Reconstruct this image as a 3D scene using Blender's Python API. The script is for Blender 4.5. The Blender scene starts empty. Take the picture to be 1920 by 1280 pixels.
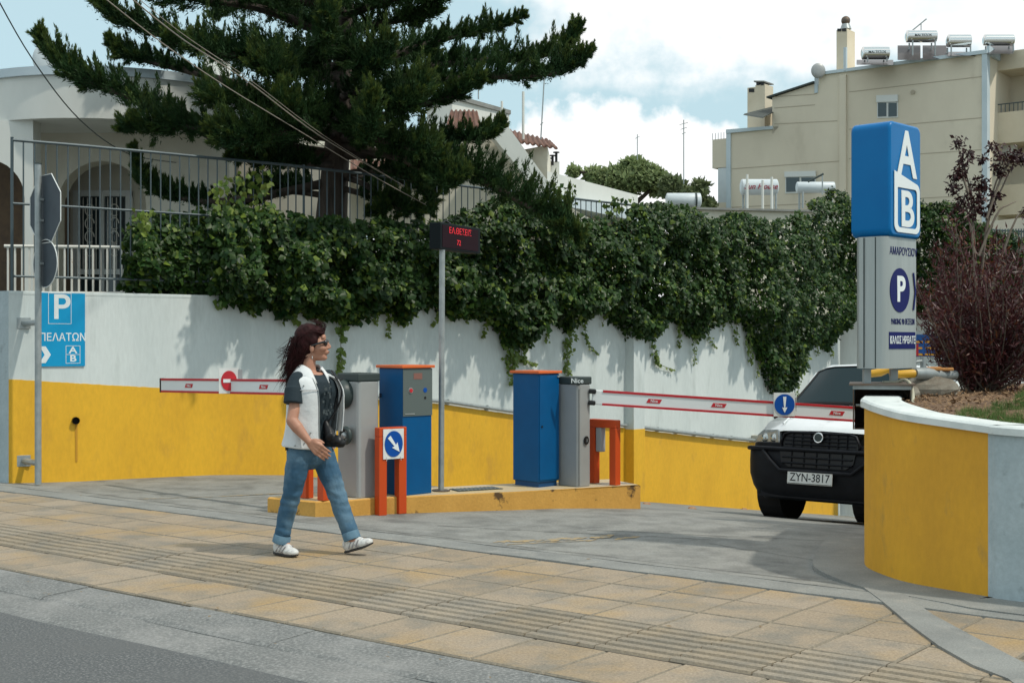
import bpy, bmesh, math, random
import numpy as np
from mathutils import Vector, Matrix, noise as mnoise
random.seed(7); RNG = np.random.default_rng(11)
R = math.radians
SC = bpy.context.scene; COL = SC.collection

# ---------------------------------------------------------------- camera
FPX = 2450.0; EYE = 1.5
cam_data = bpy.data.cameras.new('camera'); cam = bpy.data.objects.new('camera', cam_data); COL.objects.link(cam)
cam_data.sensor_width = 36; cam_data.lens = FPX/1920*36; cam_data.clip_end = 4000
cam.location = (0, 0, EYE); cam.rotation_euler = (R(90), 0, 0); SC.camera = cam
# ---------------------------------------------------------------- world
SUN_H = (0.90, -0.44); SUN_EL = R(56)
w = bpy.data.worlds.new('World'); SC.world = w; w.use_nodes = True
nt = w.node_tree; nt.nodes.clear()
N = lambda t: nt.nodes.new(t); Lk = nt.links.new
out = N('ShaderNodeOutputWorld'); bg = N('ShaderNodeBackground'); sky = N('ShaderNodeTexSky')
sky.sky_type = 'NISHITA'; sky.sun_disc = False; sky.sun_elevation = SUN_EL
sky.sun_rotation = math.atan2(SUN_H[0], SUN_H[1]); sky.air_density = 1.0; sky.dust_density = 1.2; sky.ozone_density = 1.0
tc = N('ShaderNodeTexCoord')
def wmath(op, a, b=None, c=None):
    n = N('ShaderNodeMath'); n.operation = op
    for i, v in enumerate((a, b, c)):
        if v is None: continue
        if isinstance(v, (int, float)): n.inputs[i].default_value = v
        else: Lk(v, n.inputs[i])
    return n.outputs[0]
sep = N('ShaderNodeSeparateXYZ'); Lk(tc.outputs['Generated'], sep.inputs[0])
# project the view direction on a cloud ceiling so that clouds flatten towards the horizon
den = wmath('ADD', wmath('MAXIMUM', sep.outputs[2], 0.0), 0.16)
cx = wmath('DIVIDE', sep.outputs[0], den); cy = wmath('DIVIDE', sep.outputs[1], den)
cmb = N('ShaderNodeCombineXYZ'); Lk(cx, cmb.inputs[0]); Lk(cy, cmb.inputs[1]); Lk(wmath('MULTIPLY', sep.outputs[2], 6.0), cmb.inputs[2])
n1 = N('ShaderNodeTexNoise'); n1.inputs['Scale'].default_value = 1.15; n1.inputs['Detail'].default_value = 9; n1.inputs['Roughness'].default_value = .52
Lk(cmb.outputs[0], n1.inputs['Vector'])
n2 = N('ShaderNodeTexNoise'); n2.inputs['Scale'].default_value = 26; n2.inputs['Detail'].default_value = 7; n2.inputs['Roughness'].default_value = .58
Lk(tc.outputs['Generated'], n2.inputs['Vector'])
# cumulus heaps standing where the photograph has them: (azimuth x, height z, rx, rz)
heaps = [(.069, .118, .050, .072), (.033, .108, .045, .068), (.110, .110, .045, .066), (.152, .108, .045, .066), (.0, .100, .036, .060), (.20, .095, .05, .055),
         (-.04, .07, .06, .045), (.10, .07, .2, .05)]
ax = wmath('DIVIDE', sep.outputs[0], wmath('MAXIMUM', sep.outputs[1], .05)); az = wmath('DIVIDE', sep.outputs[2], wmath('MAXIMUM', sep.outputs[1], .05))
acc = None
for (hx, hz, rx, rz) in heaps:
    a = wmath('DIVIDE', wmath('SUBTRACT', ax, hx), rx); b = wmath('DIVIDE', wmath('SUBTRACT', az, hz), rz)
    d = wmath('SUBTRACT', 1.0, wmath('SQRT', wmath('ADD', wmath('MULTIPLY', a, a), wmath('MULTIPLY', b, b))))
    acc = d if acc is None else wmath('MAXIMUM', acc, d)
heap = wmath('ADD', acc, wmath('MULTIPLY', wmath('SUBTRACT', n2.outputs[0], .5), .9))
hr = N('ShaderNodeMapRange'); Lk(heap, hr.inputs[0]); hr.inputs[1].default_value = -.02; hr.inputs[2].default_value = .13
# the thin high sheet: upper right
sh = wmath('ADD', az, wmath('MULTIPLY', wmath('MINIMUM', wmath('MAXIMUM', ax, -.12), .17), .42))
sh = wmath('ADD', wmath('SUBTRACT', sh, .262), wmath('MULTIPLY', wmath('SUBTRACT', n2.outputs[0], .5), .10))
sh = wmath('ADD', wmath('MINIMUM', sh, .05), wmath('MULTIPLY', wmath('SUBTRACT', n1.outputs[0], .5), .22))
fr_b = N('ShaderNodeMapRange'); Lk(sep.outputs[1], fr_b.inputs[0]); fr_b.inputs[1].default_value = .2; fr_b.inputs[2].default_value = .5
shb = wmath('MULTIPLY', wmath('SUBTRACT', n1.outputs[0], .52), .55)
sh = wmath('ADD', wmath('MULTIPLY', sh, fr_b.outputs[0]), wmath('MULTIPLY', shb, wmath('SUBTRACT', 1.0, fr_b.outputs[0])))
sr = N('ShaderNodeMapRange'); Lk(sh, sr.inputs[0]); sr.inputs[1].default_value = -.02; sr.inputs[2].default_value = .035
sr.interpolation_type = 'SMOOTHSTEP'
cl = wmath('MAXIMUM', wmath('MULTIPLY', hr.outputs[0], fr_b.outputs[0]), wmath('MULTIPLY', sr.outputs[0], .92))
shade = N('ShaderNodeMapRange'); Lk(n2.outputs[0], shade.inputs[0]); shade.inputs[1].default_value = .3; shade.inputs[2].default_value = .62
shade.inputs[3].default_value = .3; shade.inputs[4].default_value = 1.0
ccol = N('ShaderNodeMix'); ccol.data_type = 'RGBA'; ccol.inputs[6].default_value = (14.8, 16.0, 16.5, 1); ccol.inputs[7].default_value = (17.5, 17.5, 17.4, 1)
Lk(shade.outputs[0], ccol.inputs[0])
# Nishita sky a touch greener/paler like the hazy city air
tint = N('ShaderNodeMix'); tint.data_type = 'RGBA'; tint.inputs[0].default_value = .72
Lk(sky.outputs[0], tint.inputs[6]); tint.inputs[7].default_value = (10.6, 14.6, 15.8, 1)
mx = N('ShaderNodeMix'); mx.data_type = 'RGBA'; Lk(cl, mx.inputs[0]); Lk(tint.outputs[2], mx.inputs[6]); Lk(ccol.outputs[2], mx.inputs[7])
Lk(mx.outputs[2], bg.inputs[0]); bg.inputs[1].default_value = 0.10; Lk(bg.outputs[0], out.inputs[0])
# ---------------------------------------------------------------- sun
sd = bpy.data.lights.new('sun', 'SUN'); sd.energy = 4.1; sd.angle = R(2.0); sd.color = (1, .94, .83)
sun = bpy.data.objects.new('sun', sd); COL.objects.link(sun)
S = Vector((SUN_H[0]*math.cos(SUN_EL), SUN_H[1]*math.cos(SUN_EL), math.sin(SUN_EL))).normalized()
sun.rotation_euler = S.to_track_quat('Z', 'Y').to_euler(); sun.location = (20, -10, 30)
SC.view_settings.view_transform = 'Standard'; SC.view_settings.look = 'None'; SC.view_settings.exposure = -0.62; SC.view_settings.gamma = 1
SC.view_settings.use_curve_mapping = False

# ---------------------------------------------------------------- frames
U = Vector((.790, -.613, 0)).normalized(); V = Vector((.613, .790, 0)).normalized(); Z = Vector((0, 0, 1))
def P(px, py, Y): return Vector(((px-960)*Y/FPX, Y, EYE+(640-py)*Y/FPX))
def uv(u, v, z=0.): return Vector((U.x*u+V.x*v, U.y*u+V.y*v, z))
def tuv(p): return p[0]*U.x+p[1]*U.y, p[0]*V.x+p[1]*V.y
SL = .135
def gzv(v):
    if v < 10.9: return float(np.interp(v, [7.5, 7.9, 8.3, 9.2, 10.0, 10.9], [0, -.018, -.032, -.045, -.065, -.128]))
    if v < 34: return -SL*.95-SL*(v-10.9)
    return -SL*.95-SL*23.1
def gz(x, y): return gzv(x*V.x+y*V.y)

# ---------------------------------------------------------------- materials
MATS = {}
def mat(name, col, rough=.6, metal=0., col2=None, scale=3., amt=.5, ramp=(.4, .65), det=6, bump=0., bscale=40., col3=None, scale3=.6, ramp3=(.45, .7),
        stretch=(1, 1, 1), rnd=0., spec=.4, emit=None, trans=0., attr=None, attrcol=None, coat=0., alpha=None, coord='pos', sheen=0., spk=0., spks=90.):
    if name in MATS: return MATS[name]
    m = bpy.data.materials.new(name); m.use_nodes = True; t = m.node_tree; b = t.nodes['Principled BSDF']
    b.inputs['Roughness'].default_value = rough; b.inputs['Metallic'].default_value = metal; b.inputs['Specular IOR Level'].default_value = spec
    if coat: b.inputs['Coat Weight'].default_value = coat; b.inputs['Coat Roughness'].default_value = .08
    if trans: b.inputs['Transmission Weight'].default_value = trans
    c4 = lambda c: (c[0], c[1], c[2], 1)
    g = t.nodes.new('ShaderNodeNewGeometry'); tcn = t.nodes.new('ShaderNodeTexCoord'); mp = t.nodes.new('ShaderNodeMapping'); mp.inputs['Scale'].default_value = stretch
    t.links.new(g.outputs['Position'] if coord == 'pos' else tcn.outputs['Object'], mp.inputs[0])
    cur = None
    def nz(sc, d, rg=.6):
        n = t.nodes.new('ShaderNodeTexNoise'); n.inputs['Scale'].default_value = sc; n.inputs['Detail'].default_value = d; n.inputs['Roughness'].default_value = rg
        t.links.new(mp.outputs[0], n.inputs['Vector']); return n
    def mixin(cur, fac, c, a):
        x = t.nodes.new('ShaderNodeMix'); x.data_type = 'RGBA'
        if isinstance(cur, tuple): x.inputs[6].default_value = c4(cur)
        else: t.links.new(cur, x.inputs[6])
        if isinstance(c, tuple): x.inputs[7].default_value = c4(c)
        mu = t.nodes.new('ShaderNodeMath'); mu.operation = 'MULTIPLY'; mu.inputs[1].default_value = a
        t.links.new(fac, mu.inputs[0]); t.links.new(mu.outputs[0], x.inputs[0]); return x.outputs[2]
    cur = col
    if col2:
        n = nz(scale, det); r = t.nodes.new('ShaderNodeMapRange'); r.inputs[1].default_value = ramp[0]; r.inputs[2].default_value = ramp[1]
        t.links.new(n.outputs[0], r.inputs[0]); cur = mixin(cur, r.outputs[0], col2, amt)
    if col3:
        n = nz(scale3, 5); r = t.nodes.new('ShaderNodeMapRange'); r.inputs[1].default_value = ramp3[0]; r.inputs[2].default_value = ramp3[1]
        t.links.new(n.outputs[0], r.inputs[0]); cur = mixin(cur, r.outputs[0], col3, 1.)
    if attr:
        a = t.nodes.new('ShaderNodeAttribute'); a.attribute_name = attr; cur = mixin(cur, a.outputs['Fac'], attrcol, 1.)
    if rnd:
        oi = t.nodes.new('ShaderNodeObjectInfo'); h = t.nodes.new('ShaderNodeHueSaturation')
        r = t.nodes.new('ShaderNodeMapRange'); r.inputs[3].default_value = 1-rnd; r.inputs[4].default_value = 1+rnd; t.links.new(oi.outputs['Random'], r.inputs[0])
        r2 = t.nodes.new('ShaderNodeMapRange'); r2.inputs[3].default_value = 1+rnd*1.2; r2.inputs[4].default_value = 1-rnd*2.; t.links.new(oi.outputs['Random'], r2.inputs[0])
        t.links.new(r.outputs[0], h.inputs['Value']); t.links.new(r2.outputs[0], h.inputs['Saturation'])
        if isinstance(cur, tuple): h.inputs['Color'].default_value = c4(cur)
        else: t.links.new(cur, h.inputs['Color'])
        cur = h.outputs[0]
    if spk:
        n = nz(spks, 4, .7); r = t.nodes.new('ShaderNodeMapRange'); r.inputs[1].default_value = .3; r.inputs[2].default_value = .7; r.inputs[3].default_value = 1-spk; r.inputs[4].default_value = 1+spk
        t.links.new(n.outputs[0], r.inputs[0]); h = t.nodes.new('ShaderNodeHueSaturation'); t.links.new(r.outputs[0], h.inputs['Value'])
        if isinstance(cur, tuple): h.inputs['Color'].default_value = c4(cur)
        else: t.links.new(cur, h.inputs['Color'])
        cur = h.outputs[0]
    if isinstance(cur, tuple): b.inputs['Base Color'].default_value = c4(cur)
    else: t.links.new(cur, b.inputs['Base Color'])
    if bump:
        n = nz(bscale, 5, .65); bp = t.nodes.new('ShaderNodeBump'); bp.inputs['Strength'].default_value = bump; bp.inputs['Distance'].default_value = .01
        t.links.new(n.outputs[0], bp.inputs['Height']); t.links.new(bp.outputs[0], b.inputs['Normal'])
    if emit: b.inputs['Emission Color'].default_value = c4(emit[0]); b.inputs['Emission Strength'].default_value = emit[1]
    if sheen: b.inputs['Sheen Weight'].default_value = sheen
    MATS[name] = m; return m
def leafmat(name, c, c2, scale=3., rough=.45, attr=None, attrcol=None, tr=.25, spec=.4):
    m = mat(name, c, rough, col2=c2, scale=scale, amt=1., ramp=(.35, .7), spk=.35, spks=scale*5, attr=attr, attrcol=attrcol, spec=spec)
    t = m.node_tree; b = t.nodes['Principled BSDF']; o = t.nodes['Material Output']
    tl = t.nodes.new('ShaderNodeBsdfTranslucent'); ms = t.nodes.new('ShaderNodeMixShader'); ms.inputs[0].default_value = tr
    lk = b.inputs['Base Color'].links
    if lk: t.links.new(lk[0].from_socket, tl.inputs[0])
    else: tl.inputs[0].default_value = b.inputs['Base Color'].default_value
    t.links.new(b.outputs[0], ms.inputs[1]); t.links.new(tl.outputs[0], ms.inputs[2]); t.links.new(ms.outputs[0], o.inputs[0]); return m

white_wall = mat('white_wall_paint', (.60, .645, .63), .75, col2=(.50, .55, .54), scale=1.0, amt=.8, bump=.2, bscale=30, col3=(.40, .44, .42), scale3=3.2, ramp3=(.56, .92), stretch=(1.4, 1.4, .30), spk=.05, spks=25)
yellow_wall = mat('yellow_wall_paint', (.72, .40, .022), .6, col2=(.62, .335, .02), scale=1.2, amt=.8, bump=.12, bscale=28, col3=(.46, .25, .04), scale3=3.1, ramp3=(.58, .86), stretch=(1.2, 1.2, .5), spk=.07, spks=22)
near_yellow = mat('near_wall_yellow_paint', (.70, .36, .022), .62, col2=(.58, .29, .022), scale=2., amt=.8, bump=.15, bscale=45, col3=(.36, .22, .06), scale3=7, ramp3=(.60, .84), stretch=(1, 1, .45), spk=.05, spks=30)
near_grey = mat('blue_grey_paint_and_shade', (.40, .47, .49), .65, col2=(.33, .40, .42), scale=2.4, amt=.8, bump=.15, bscale=45, col3=(.20, .24, .25), scale3=8, ramp3=(.60, .78), spk=.09, spks=30)
coping_m = mat('coping_paint', (.66, .70, .68), .6, col2=(.52, .57, .56), scale=6, amt=.8, bump=.2, bscale=50, col3=(.36, .37, .34), scale3=12, ramp3=(.63, .8))
pave_m = mat('worn_ochre_paving', (.305, .243, .172), .76, col2=(.215, .19, .15), scale=2.6, amt=1., ramp=(.46, .62), bump=.8, bscale=40, col3=(.355, .24, .11), scale3=1.1, ramp3=(.50, .70), rnd=.05, det=12, spk=.30, spks=70)
tact_m = mat('ribbed_paving', (.29, .235, .165), .75, col2=(.215, .19, .15), scale=3, amt=1., bump=.4, bscale=60, col3=(.31, .225, .11), scale3=.8, ramp3=(.55, .75), rnd=.06, spk=.25, spks=70)
grout_m = mat('joint_dirt', (.11, .10, .085), .9, col2=(.17, .15, .12), scale=9, amt=1, bump=.4)
conc_m = mat('grey_concrete', (.245, .25, .235), .8, col2=(.19, .195, .185), scale=2.2, amt=1., bump=.5, bscale=70, col3=(.31, .30, .27), scale3=5, ramp3=(.55, .8), spk=.22)
drive_m = mat('brushed_concrete_drive', (.235, .236, .218), .78, col2=(.145, .148, .138), scale=2.6, amt=1., ramp=(.44, .64), bump=.55, bscale=22, col3=(.27, .275, .26), scale3=3.5, ramp3=(.5, .8), det=12, spk=.25, spks=60)
gutter_m = mat('gutter_concrete', (.155, .162, .158), .85, col2=(.26, .26, .25), scale=60, amt=1., ramp=(.46, .7), bump=.8, bscale=70, col3=(.26, .26, .25), scale3=2, ramp3=(.45, .75), det=8, spk=.2, spks=60)
asph_m = mat('asphalt', (.085, .092, .095), .88, col2=(.25, .255, .25), scale=75, amt=1., ramp=(.48, .70), bump=1., bscale=80, col3=(.115, .12, .12), scale3=1.3, ramp3=(.4, .7))
island_y = mat('island_yellow_paint', (.60, .325, .07), .7, col2=(.50, .26, .05), scale=3, amt=.8, bump=.3, bscale=50, col3=(.10, .055, .02), scale3=4.5, ramp3=(.60, .66), spk=.08, spks=40)
island_top = mat('island_top_paint', (.52, .39, .20), .75, col2=(.44, .38, .29), scale=3, amt=1., bump=.3, bscale=50)
paint_m = mat('faded_yellow_line', (.36, .26, .13), .85, col2=(.22, .215, .19), scale=14, amt=1., ramp=(.42, .60))
orange_m = mat('orange_painted_steel', (.52, .062, .010), .42, col2=(.55, .07, .01), scale=5, amt=.6, bump=.05, col3=(.36, .07, .02), scale3=14, ramp3=(.7, .8))
lid_m = mat('orange_lid', (.66, .13, .03), .4)
blue_m = mat('blue_painted_steel', (.001, .085, .235), .38, spec=.25, col2=(.002, .065, .19), scale=3, amt=.6, bump=.04, coord='obj')
cab_m = mat('silver_grey_steel', (.36, .37, .365), .42, .25, col2=(.30, .31, .305), scale=3, amt=.5)
dark_m = mat('dark_grey_plastic', (.035, .05, .048), .45)
black_m = mat('black_plastic', (.008, .009, .01), .4)
rubber_m = mat('black_rubber', (.012, .012, .013), .8)
galv_m = mat('galvanised_steel', (.36, .39, .39), .45, .45, col2=(.27, .30, .30), scale=12, amt=.8, bump=.05)
sign_back = mat('sign_back_metal', (.055, .072, .088), .6, .1, col2=(.042, .055, .068), scale=6, amt=.8)
plate_m = mat('white_plate', (.70, .72, .70), .5, col2=(.55, .57, .55), scale=12, amt=.6)
signblue_m = mat('road_sign_blue', (.008, .075, .33), .4, spec=.12)
cyan_m = mat('parking_sign_blue', (.012, .30, .56), .4, spec=.12, col2=(.012, .26, .50), scale=2, amt=.6)
signwhite = mat('sign_white', (.72, .77, .77), .5)
signred = mat('sign_red', (.50, .02, .03), .45, col2=(.42, .02, .03), scale=9, amt=.7)
armwhite = mat('arm_white', (.70, .73, .73), .4)
navy_m = mat('navy_print', (.008, .012, .10), .45, spec=.12)
abblue_m = mat('lightbox_blue', (.001, .15, .40), .35, col2=(.001, .13, .36), scale=3, amt=.6, spec=.2)
iron_m = mat('grey_blue_iron', (.07, .095, .105), .5, .2)
whiteiron = mat('white_iron', (.66, .64, .58), .5, col2=(.42, .20, .08), scale=22, amt=1, ramp=(.66, .74))
house_m = mat('cream_render', (.60, .575, .49), .8, col2=(.49, .45, .36), scale=.9, amt=.8, bump=.1, bscale=30)
housew = mat('white_render', (.66, .67, .63), .8, col2=(.57, .58, .54), scale=1.1, amt=.8, bump=.1, bscale=30, stretch=(1, 1, .4))
apt_m = mat('beige_render', (.66, .60, .48), .85, col2=(.58, .52, .415), scale=.35, amt=.9, bump=.08, bscale=12, col3=(.44, .39, .30), scale3=.7, ramp3=(.6, .9), stretch=(1, 1, .6))
aptc_m = mat('cream_corner_render', (.66, .59, .46), .85, col2=(.52, .44, .32), scale=.4, amt=.8)
trim_m = mat('pale_blue_trim', (.52, .60, .64), .7, col2=(.44, .52, .56), scale=.8, amt=.8)
line_m = mat('facade_joint', (.40, .35, .27), .9)
tile_m = mat('terracotta', (.17, .080, .055), .85, col2=(.11, .065, .05), scale=5, amt=1, bump=.2)
glass_m = mat('window_glass', (.03, .045, .05), .08, spec=.8)
door_m = mat('door_leaf_brown', (.22, .19, .15), .6)
shut_m = mat('white_shutter', (.62, .64, .62), .5)
chrome_m = mat('steel_tank', (.72, .72, .70), .16, .95)
tankw = mat('white_tank', (.55, .60, .62), .4, col2=(.47, .52, .54), scale=3, amt=.6)
panel_m = mat('solar_panel', (.06, .055, .055), .3)
bark_m = mat('bark', (.075, .058, .045), .9, col2=(.035, .028, .022), scale=9, amt=1, bump=1., bscale=30, stretch=(1, 1, .25))
twig_m = mat('twig', (.16, .13, .10), .8)
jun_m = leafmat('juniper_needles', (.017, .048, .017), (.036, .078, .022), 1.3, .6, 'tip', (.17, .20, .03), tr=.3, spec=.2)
ivy_m = leafmat('ivy_leaves', (.006, .026, .008), (.024, .066, .013), 1.8, .42, 'tip', (.15, .21, .03), tr=.18, spec=.22)
vine_m = leafmat('vine_leaves', (.06, .13, .025), (.11, .19, .03), 3, .4, 'tip', (.22, .26, .05), tr=.3)
far_m = leafmat('far_tree_leaves', (.20, .27, .11), (.30, .36, .17), .6, .6, tr=.35)
plum_m = leafmat('dark_red_leaves', (.030, .010, .012), (.060, .018, .016), 6, .4)
bush_m = leafmat('brown_red_leaves', (.050, .014, .017), (.095, .024, .024), 5, .45, 'tip', (.17, .06, .02))
soil_m = mat('wood_chip_soil', (.115, .065, .035), .9, col2=(.22, .14, .08), scale=38, amt=1, ramp=(.45, .62), bump=1., bscale=50, col3=(.06, .035, .02), scale3=5, ramp3=(.5, .75))
grass_m = leafmat('grass_blades', (.07, .13, .03), (.13, .20, .05), 6, .6, tr=.3)
van_m = mat('white_car_paint', (.66, .70, .71), .28, coat=.8, col2=(.60, .64, .65), scale=2, amt=.5)
bumper_m = mat('dark_bumper_plastic', (.005, .006, .009), .5, spec=.2, col2=(.009, .011, .015), scale=7, amt=.8)
screen_m = mat('windscreen', (.004, .020, .025), .02, spec=.14)
lamp_m = mat('headlight_glass', (.42, .46, .47), .10, .2, coat=1., col2=(.26, .29, .30), scale=30, amt=.9)
skin_m = mat('skin', (.44, .225, .15), .5, col2=(.36, .165, .105), scale=16, amt=.7, bump=.1, bscale=70, coord='obj')
hair_m = mat('dark_red_hair', (.016, .005, .005), .6, col2=(.036, .009, .010), scale=22, amt=.8, spec=.12, coord='obj')
denim_m = mat('washed_denim', (.036, .10, .17), .85, col2=(.20, .31, .38), scale=2.6, amt=.85, ramp=(.44, .72), bump=.4, bscale=40, coord='obj', col3=(.03, .09, .15), scale3=7, ramp3=(.56, .75))
cuff_m = mat('denim_cuff', (.11, .20, .27), .85, bump=.4, bscale=60, col2=(.07, .14, .20), scale=20, amt=.7)
shirt_m = mat('charcoal_cotton', (.014, .026, .034), .85, bump=.3, bscale=20, coord='obj')
vest_m = mat('white_quilted_cotton', (.66, .68, .68), .75, col2=(.55, .57, .58), scale=9, amt=.7, bump=.6, bscale=14, coord='obj')
lining_m = mat('grey_vest_lining', (.40, .39, .37), .7)
shoe_m = mat('white_trainer', (.62, .62, .60), .6, col2=(.40, .39, .39), scale=30, amt=.8, ramp=(.5, .6), bump=.4, bscale=50)
sole_m = mat('dark_sole', (.03, .028, .027), .7)
leather_m = mat('black_leather', (.008, .008, .009), .42, bump=.3, bscale=18, spec=.3)
pipe_y = mat('yellow_gas_pipe', (.60, .33, .03), .45)
rust_m = mat('weathered_steel', (.13, .115, .10), .6, .4, col2=(.16, .09, .05), scale=9, amt=.8)
inner_m = mat('shaded_box_metal', (.07, .055, .045), .7, .2, col2=(.11, .06, .035), scale=6, amt=.8)  # shade inside the open box, put into a darker copy of the steel
cable_m = mat('cream_conduit', (.46, .44, .34), .5)
wire_m = mat('cable_grey', (.30, .27, .23), .6)
led_m = mat('red_leds', (.2, .0, .0), .5, emit=((1, .03, .05), 1.3))
leddim = mat('dim_red_leds', (.08, .0, .0), .5, emit=((.7, .02, .04), .45))
amber_m = mat('amber_letter', (.72, .33, .02), .5)
rubble = mat('broken_concrete', (.24, .22, .18), .9, col2=(.13, .10, .07), scale=5, amt=1, bump=.8, bscale=25)

# ---------------------------------------------------------------- building helpers
WL = {}
class MB:
    def __init__(s): s.v = []; s.f = []
    def add(s, vs, fs):
        o = len(s.v); s.v += [tuple(v) for v in vs]; s.f += [tuple(i+o for i in f) for f in fs]; return s
    def box(s, c, sz, ax=None, ay=None, az=None):
        c = Vector(c); ax = Vector(ax or (1, 0, 0)); az = Vector(az or (0, 0, 1)); ay = Vector(ay) if ay else az.cross(ax)
        hx, hy, hz = sz[0]/2, sz[1]/2, sz[2]/2
        vs = [c+ax*(hx*i)+ay*(hy*j)+az*(hz*k) for k in (-1, 1) for j in (-1, 1) for i in (-1, 1)]
        return s.add(vs, [(0, 2, 3, 1), (4, 5, 7, 6), (0, 1, 5, 4), (2, 6, 7, 3), (0, 4, 6, 2), (1, 3, 7, 5)])
    def prism(s, poly, z0, z1):
        n = len(poly); f0 = z0 if callable(z0) else (lambda p: z0); f1 = z1 if callable(z1) else (lambda p: z1)
        vs = [(p[0], p[1], f0(p)) for p in poly]+[(p[0], p[1], f1(p)) for p in poly]
        return s.add(vs, [tuple(range(n-1, -1, -1)), tuple(range(n, 2*n))]+[(i, (i+1) % n, n+(i+1) % n, n+i) for i in range(n)])
    def slab(s, pts, d):        # planar polygon pts extruded along vector d
        n = len(pts); d = Vector(d); vs = [Vector(p) for p in pts]+[Vector(p)+d for p in pts]
        return s.add(vs, [tuple(range(n-1, -1, -1)), tuple(range(n, 2*n))]+[(i, (i+1) % n, n+(i+1) % n, n+i) for i in range(n)])
    def tube(s, path, r, n=8, cap=True):
        path = [Vector(p) for p in path]; m = len(path); rr = r if isinstance(r, (list, tuple)) else [r]*m
        rings = []; prev = None
        for i, p in enumerate(path):
            t = (path[min(i+1, m-1)]-path[max(i-1, 0)]).normalized()
            a = (prev-t*prev.dot(t)) if prev is not None else (Vector((0, 0, 1)).cross(t) if abs(t.z) < .95 else Vector((1, 0, 0)).cross(t))
            a = a.normalized(); prev = a; b = t.cross(a)
            rings.append([p+(a*math.cos(2*math.pi*k/n)+b*math.sin(2*math.pi*k/n))*rr[i] for k in range(n)])
        vs = [q for rg in rings for q in rg]
        fs = [(i*n+k, i*n+(k+1) % n, (i+1)*n+(k+1) % n, (i+1)*n+k) for i in range(m-1) for k in range(n)]
        if cap: fs += [tuple(range(n-1, -1, -1)), tuple(range((m-1)*n, m*n))]
        return s.add(vs, fs)
    def disc(s, c, nrm, up, rx, ry, th=.003, n=28):
        c = Vector(c); nrm = Vector(nrm).normalized(); up = Vector(up); rt = up.cross(nrm).normalized()
        pts = [c+rt*(rx*math.cos(2*math.pi*k/n))+up*(ry*math.sin(2*math.pi*k/n)) for k in range(n)]
        return s.slab(pts, nrm*th)
    def grid(s, rows, closed=False):
        m = len(rows); n = len(rows[0]); vs = [q for r in rows for q in r]
        fs = [(i*n+k, i*n+(k+1) % n, (i+1)*n+(k+1) % n, (i+1)*n+k) for i in range(m-1) for k in range(n if closed else n-1)]
        return s.add(vs, fs)
    def ell(s, c, r, n=14, m=9, axes=None):
        c = Vector(c); A = axes or (Vector((1, 0, 0)), Vector((0, 1, 0)), Vector((0, 0, 1)))
        vs = [c-A[2]*r[2]]; fs = []
        for i in range(1, m):
            ph = -math.pi/2+math.pi*i/m
            for k in range(n):
                th = 2*math.pi*k/n; vs.append(c+A[0]*(r[0]*math.cos(ph)*math.cos(th))+A[1]*(r[1]*math.cos(ph)*math.sin(th))+A[2]*(r[2]*math.sin(ph)))
        vs.append(c+A[2]*r[2]); L = len(vs)-1
        for k in range(n):
            fs.append((0, 1+(k+1) % n, 1+k)); fs.append((L, L-n+k, L-n+(k+1) % n))
            for i in range(m-2): a = 1+i*n; fs.append((a+k, a+(k+1) % n, a+n+(k+1) % n, a+n+k))
        return s.add(vs, fs)
    def cap(s, p0, r0, p1, r1, n=14):
        p0 = Vector(p0); p1 = Vector(p1); t = (p1-p0).normalized(); path = []; rr = []
        for a in (-80, -55, -30, 0): path.append(p0+t*(r0*math.sin(R(a)))); rr.append(r0*math.cos(R(a)))
        for a in (0, 30, 55, 80): path.append(p1+t*(r1*math.sin(R(a)))); rr.append(r1*math.cos(R(a)))
        return s.tube(path, rr, n)
    def mesh(s, name, m=None, off=(0, 0, 0), smooth=None):
        me = bpy.data.meshes.new(name); o = Vector(off)
        me.from_pydata([(v[0]-o[0], v[1]-o[1], v[2]-o[2]) for v in s.v], [], s.f); me.update()
        if m: me.materials.append(m)
        bm = bmesh.new(); bm.from_mesh(me); bmesh.ops.recalc_face_normals(bm, faces=bm.faces); bm.to_mesh(me); bm.free()
        if smooth is not None: smoothed(me, smooth)
        return me
def smoothed(me, ang=40):
    me.polygons.foreach_set('use_smooth', [True]*len(me.polygons)); me.set_sharp_from_angle(angle=R(ang))
def link(name, me, parent=None, loc=None):
    o = bpy.data.objects.new(name, me); COL.objects.link(o); o.parent = parent
    if loc is not None: o.location = loc
    WL[o.name] = WL[parent.name] if parent else Vector((0, 0, 0)); return o
def thing(name, label, cat, loc, group=None):
    o = bpy.data.objects.new(name, None); COL.objects.link(o); o.location = loc; o.empty_display_size = .1
    o['label'] = label; o['category'] = cat
    if group: o['group'] = group
    WL[o.name] = Vector(loc); return o
def tag(o, label, cat, group=None):
    o['label'] = label; o['category'] = cat
    if group: o['group'] = group
    return o
def struct(o): o['kind'] = 'structure'; return o
def bevel(o, wd=.006, seg=2):
    b = o.modifiers.new('bevel', 'BEVEL'); b.width = wd; b.segments = seg; b.limit_method = 'ANGLE'; b.angle_limit = R(40); return o
def part(name, mb, m, parent=None, bev=None, smooth=None):       # mb in world coordinates
    o = link(name, mb.mesh(name, m, WL[parent.name] if parent else (0, 0, 0), smooth), parent)
    if bev: bevel(o, bev)
    return o
def base(o, loc):          # move the origin of a single-mesh thing to loc without moving it
    o.data.transform(Matrix.Translation(-Vector(loc))); o.location = loc; return o
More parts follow.
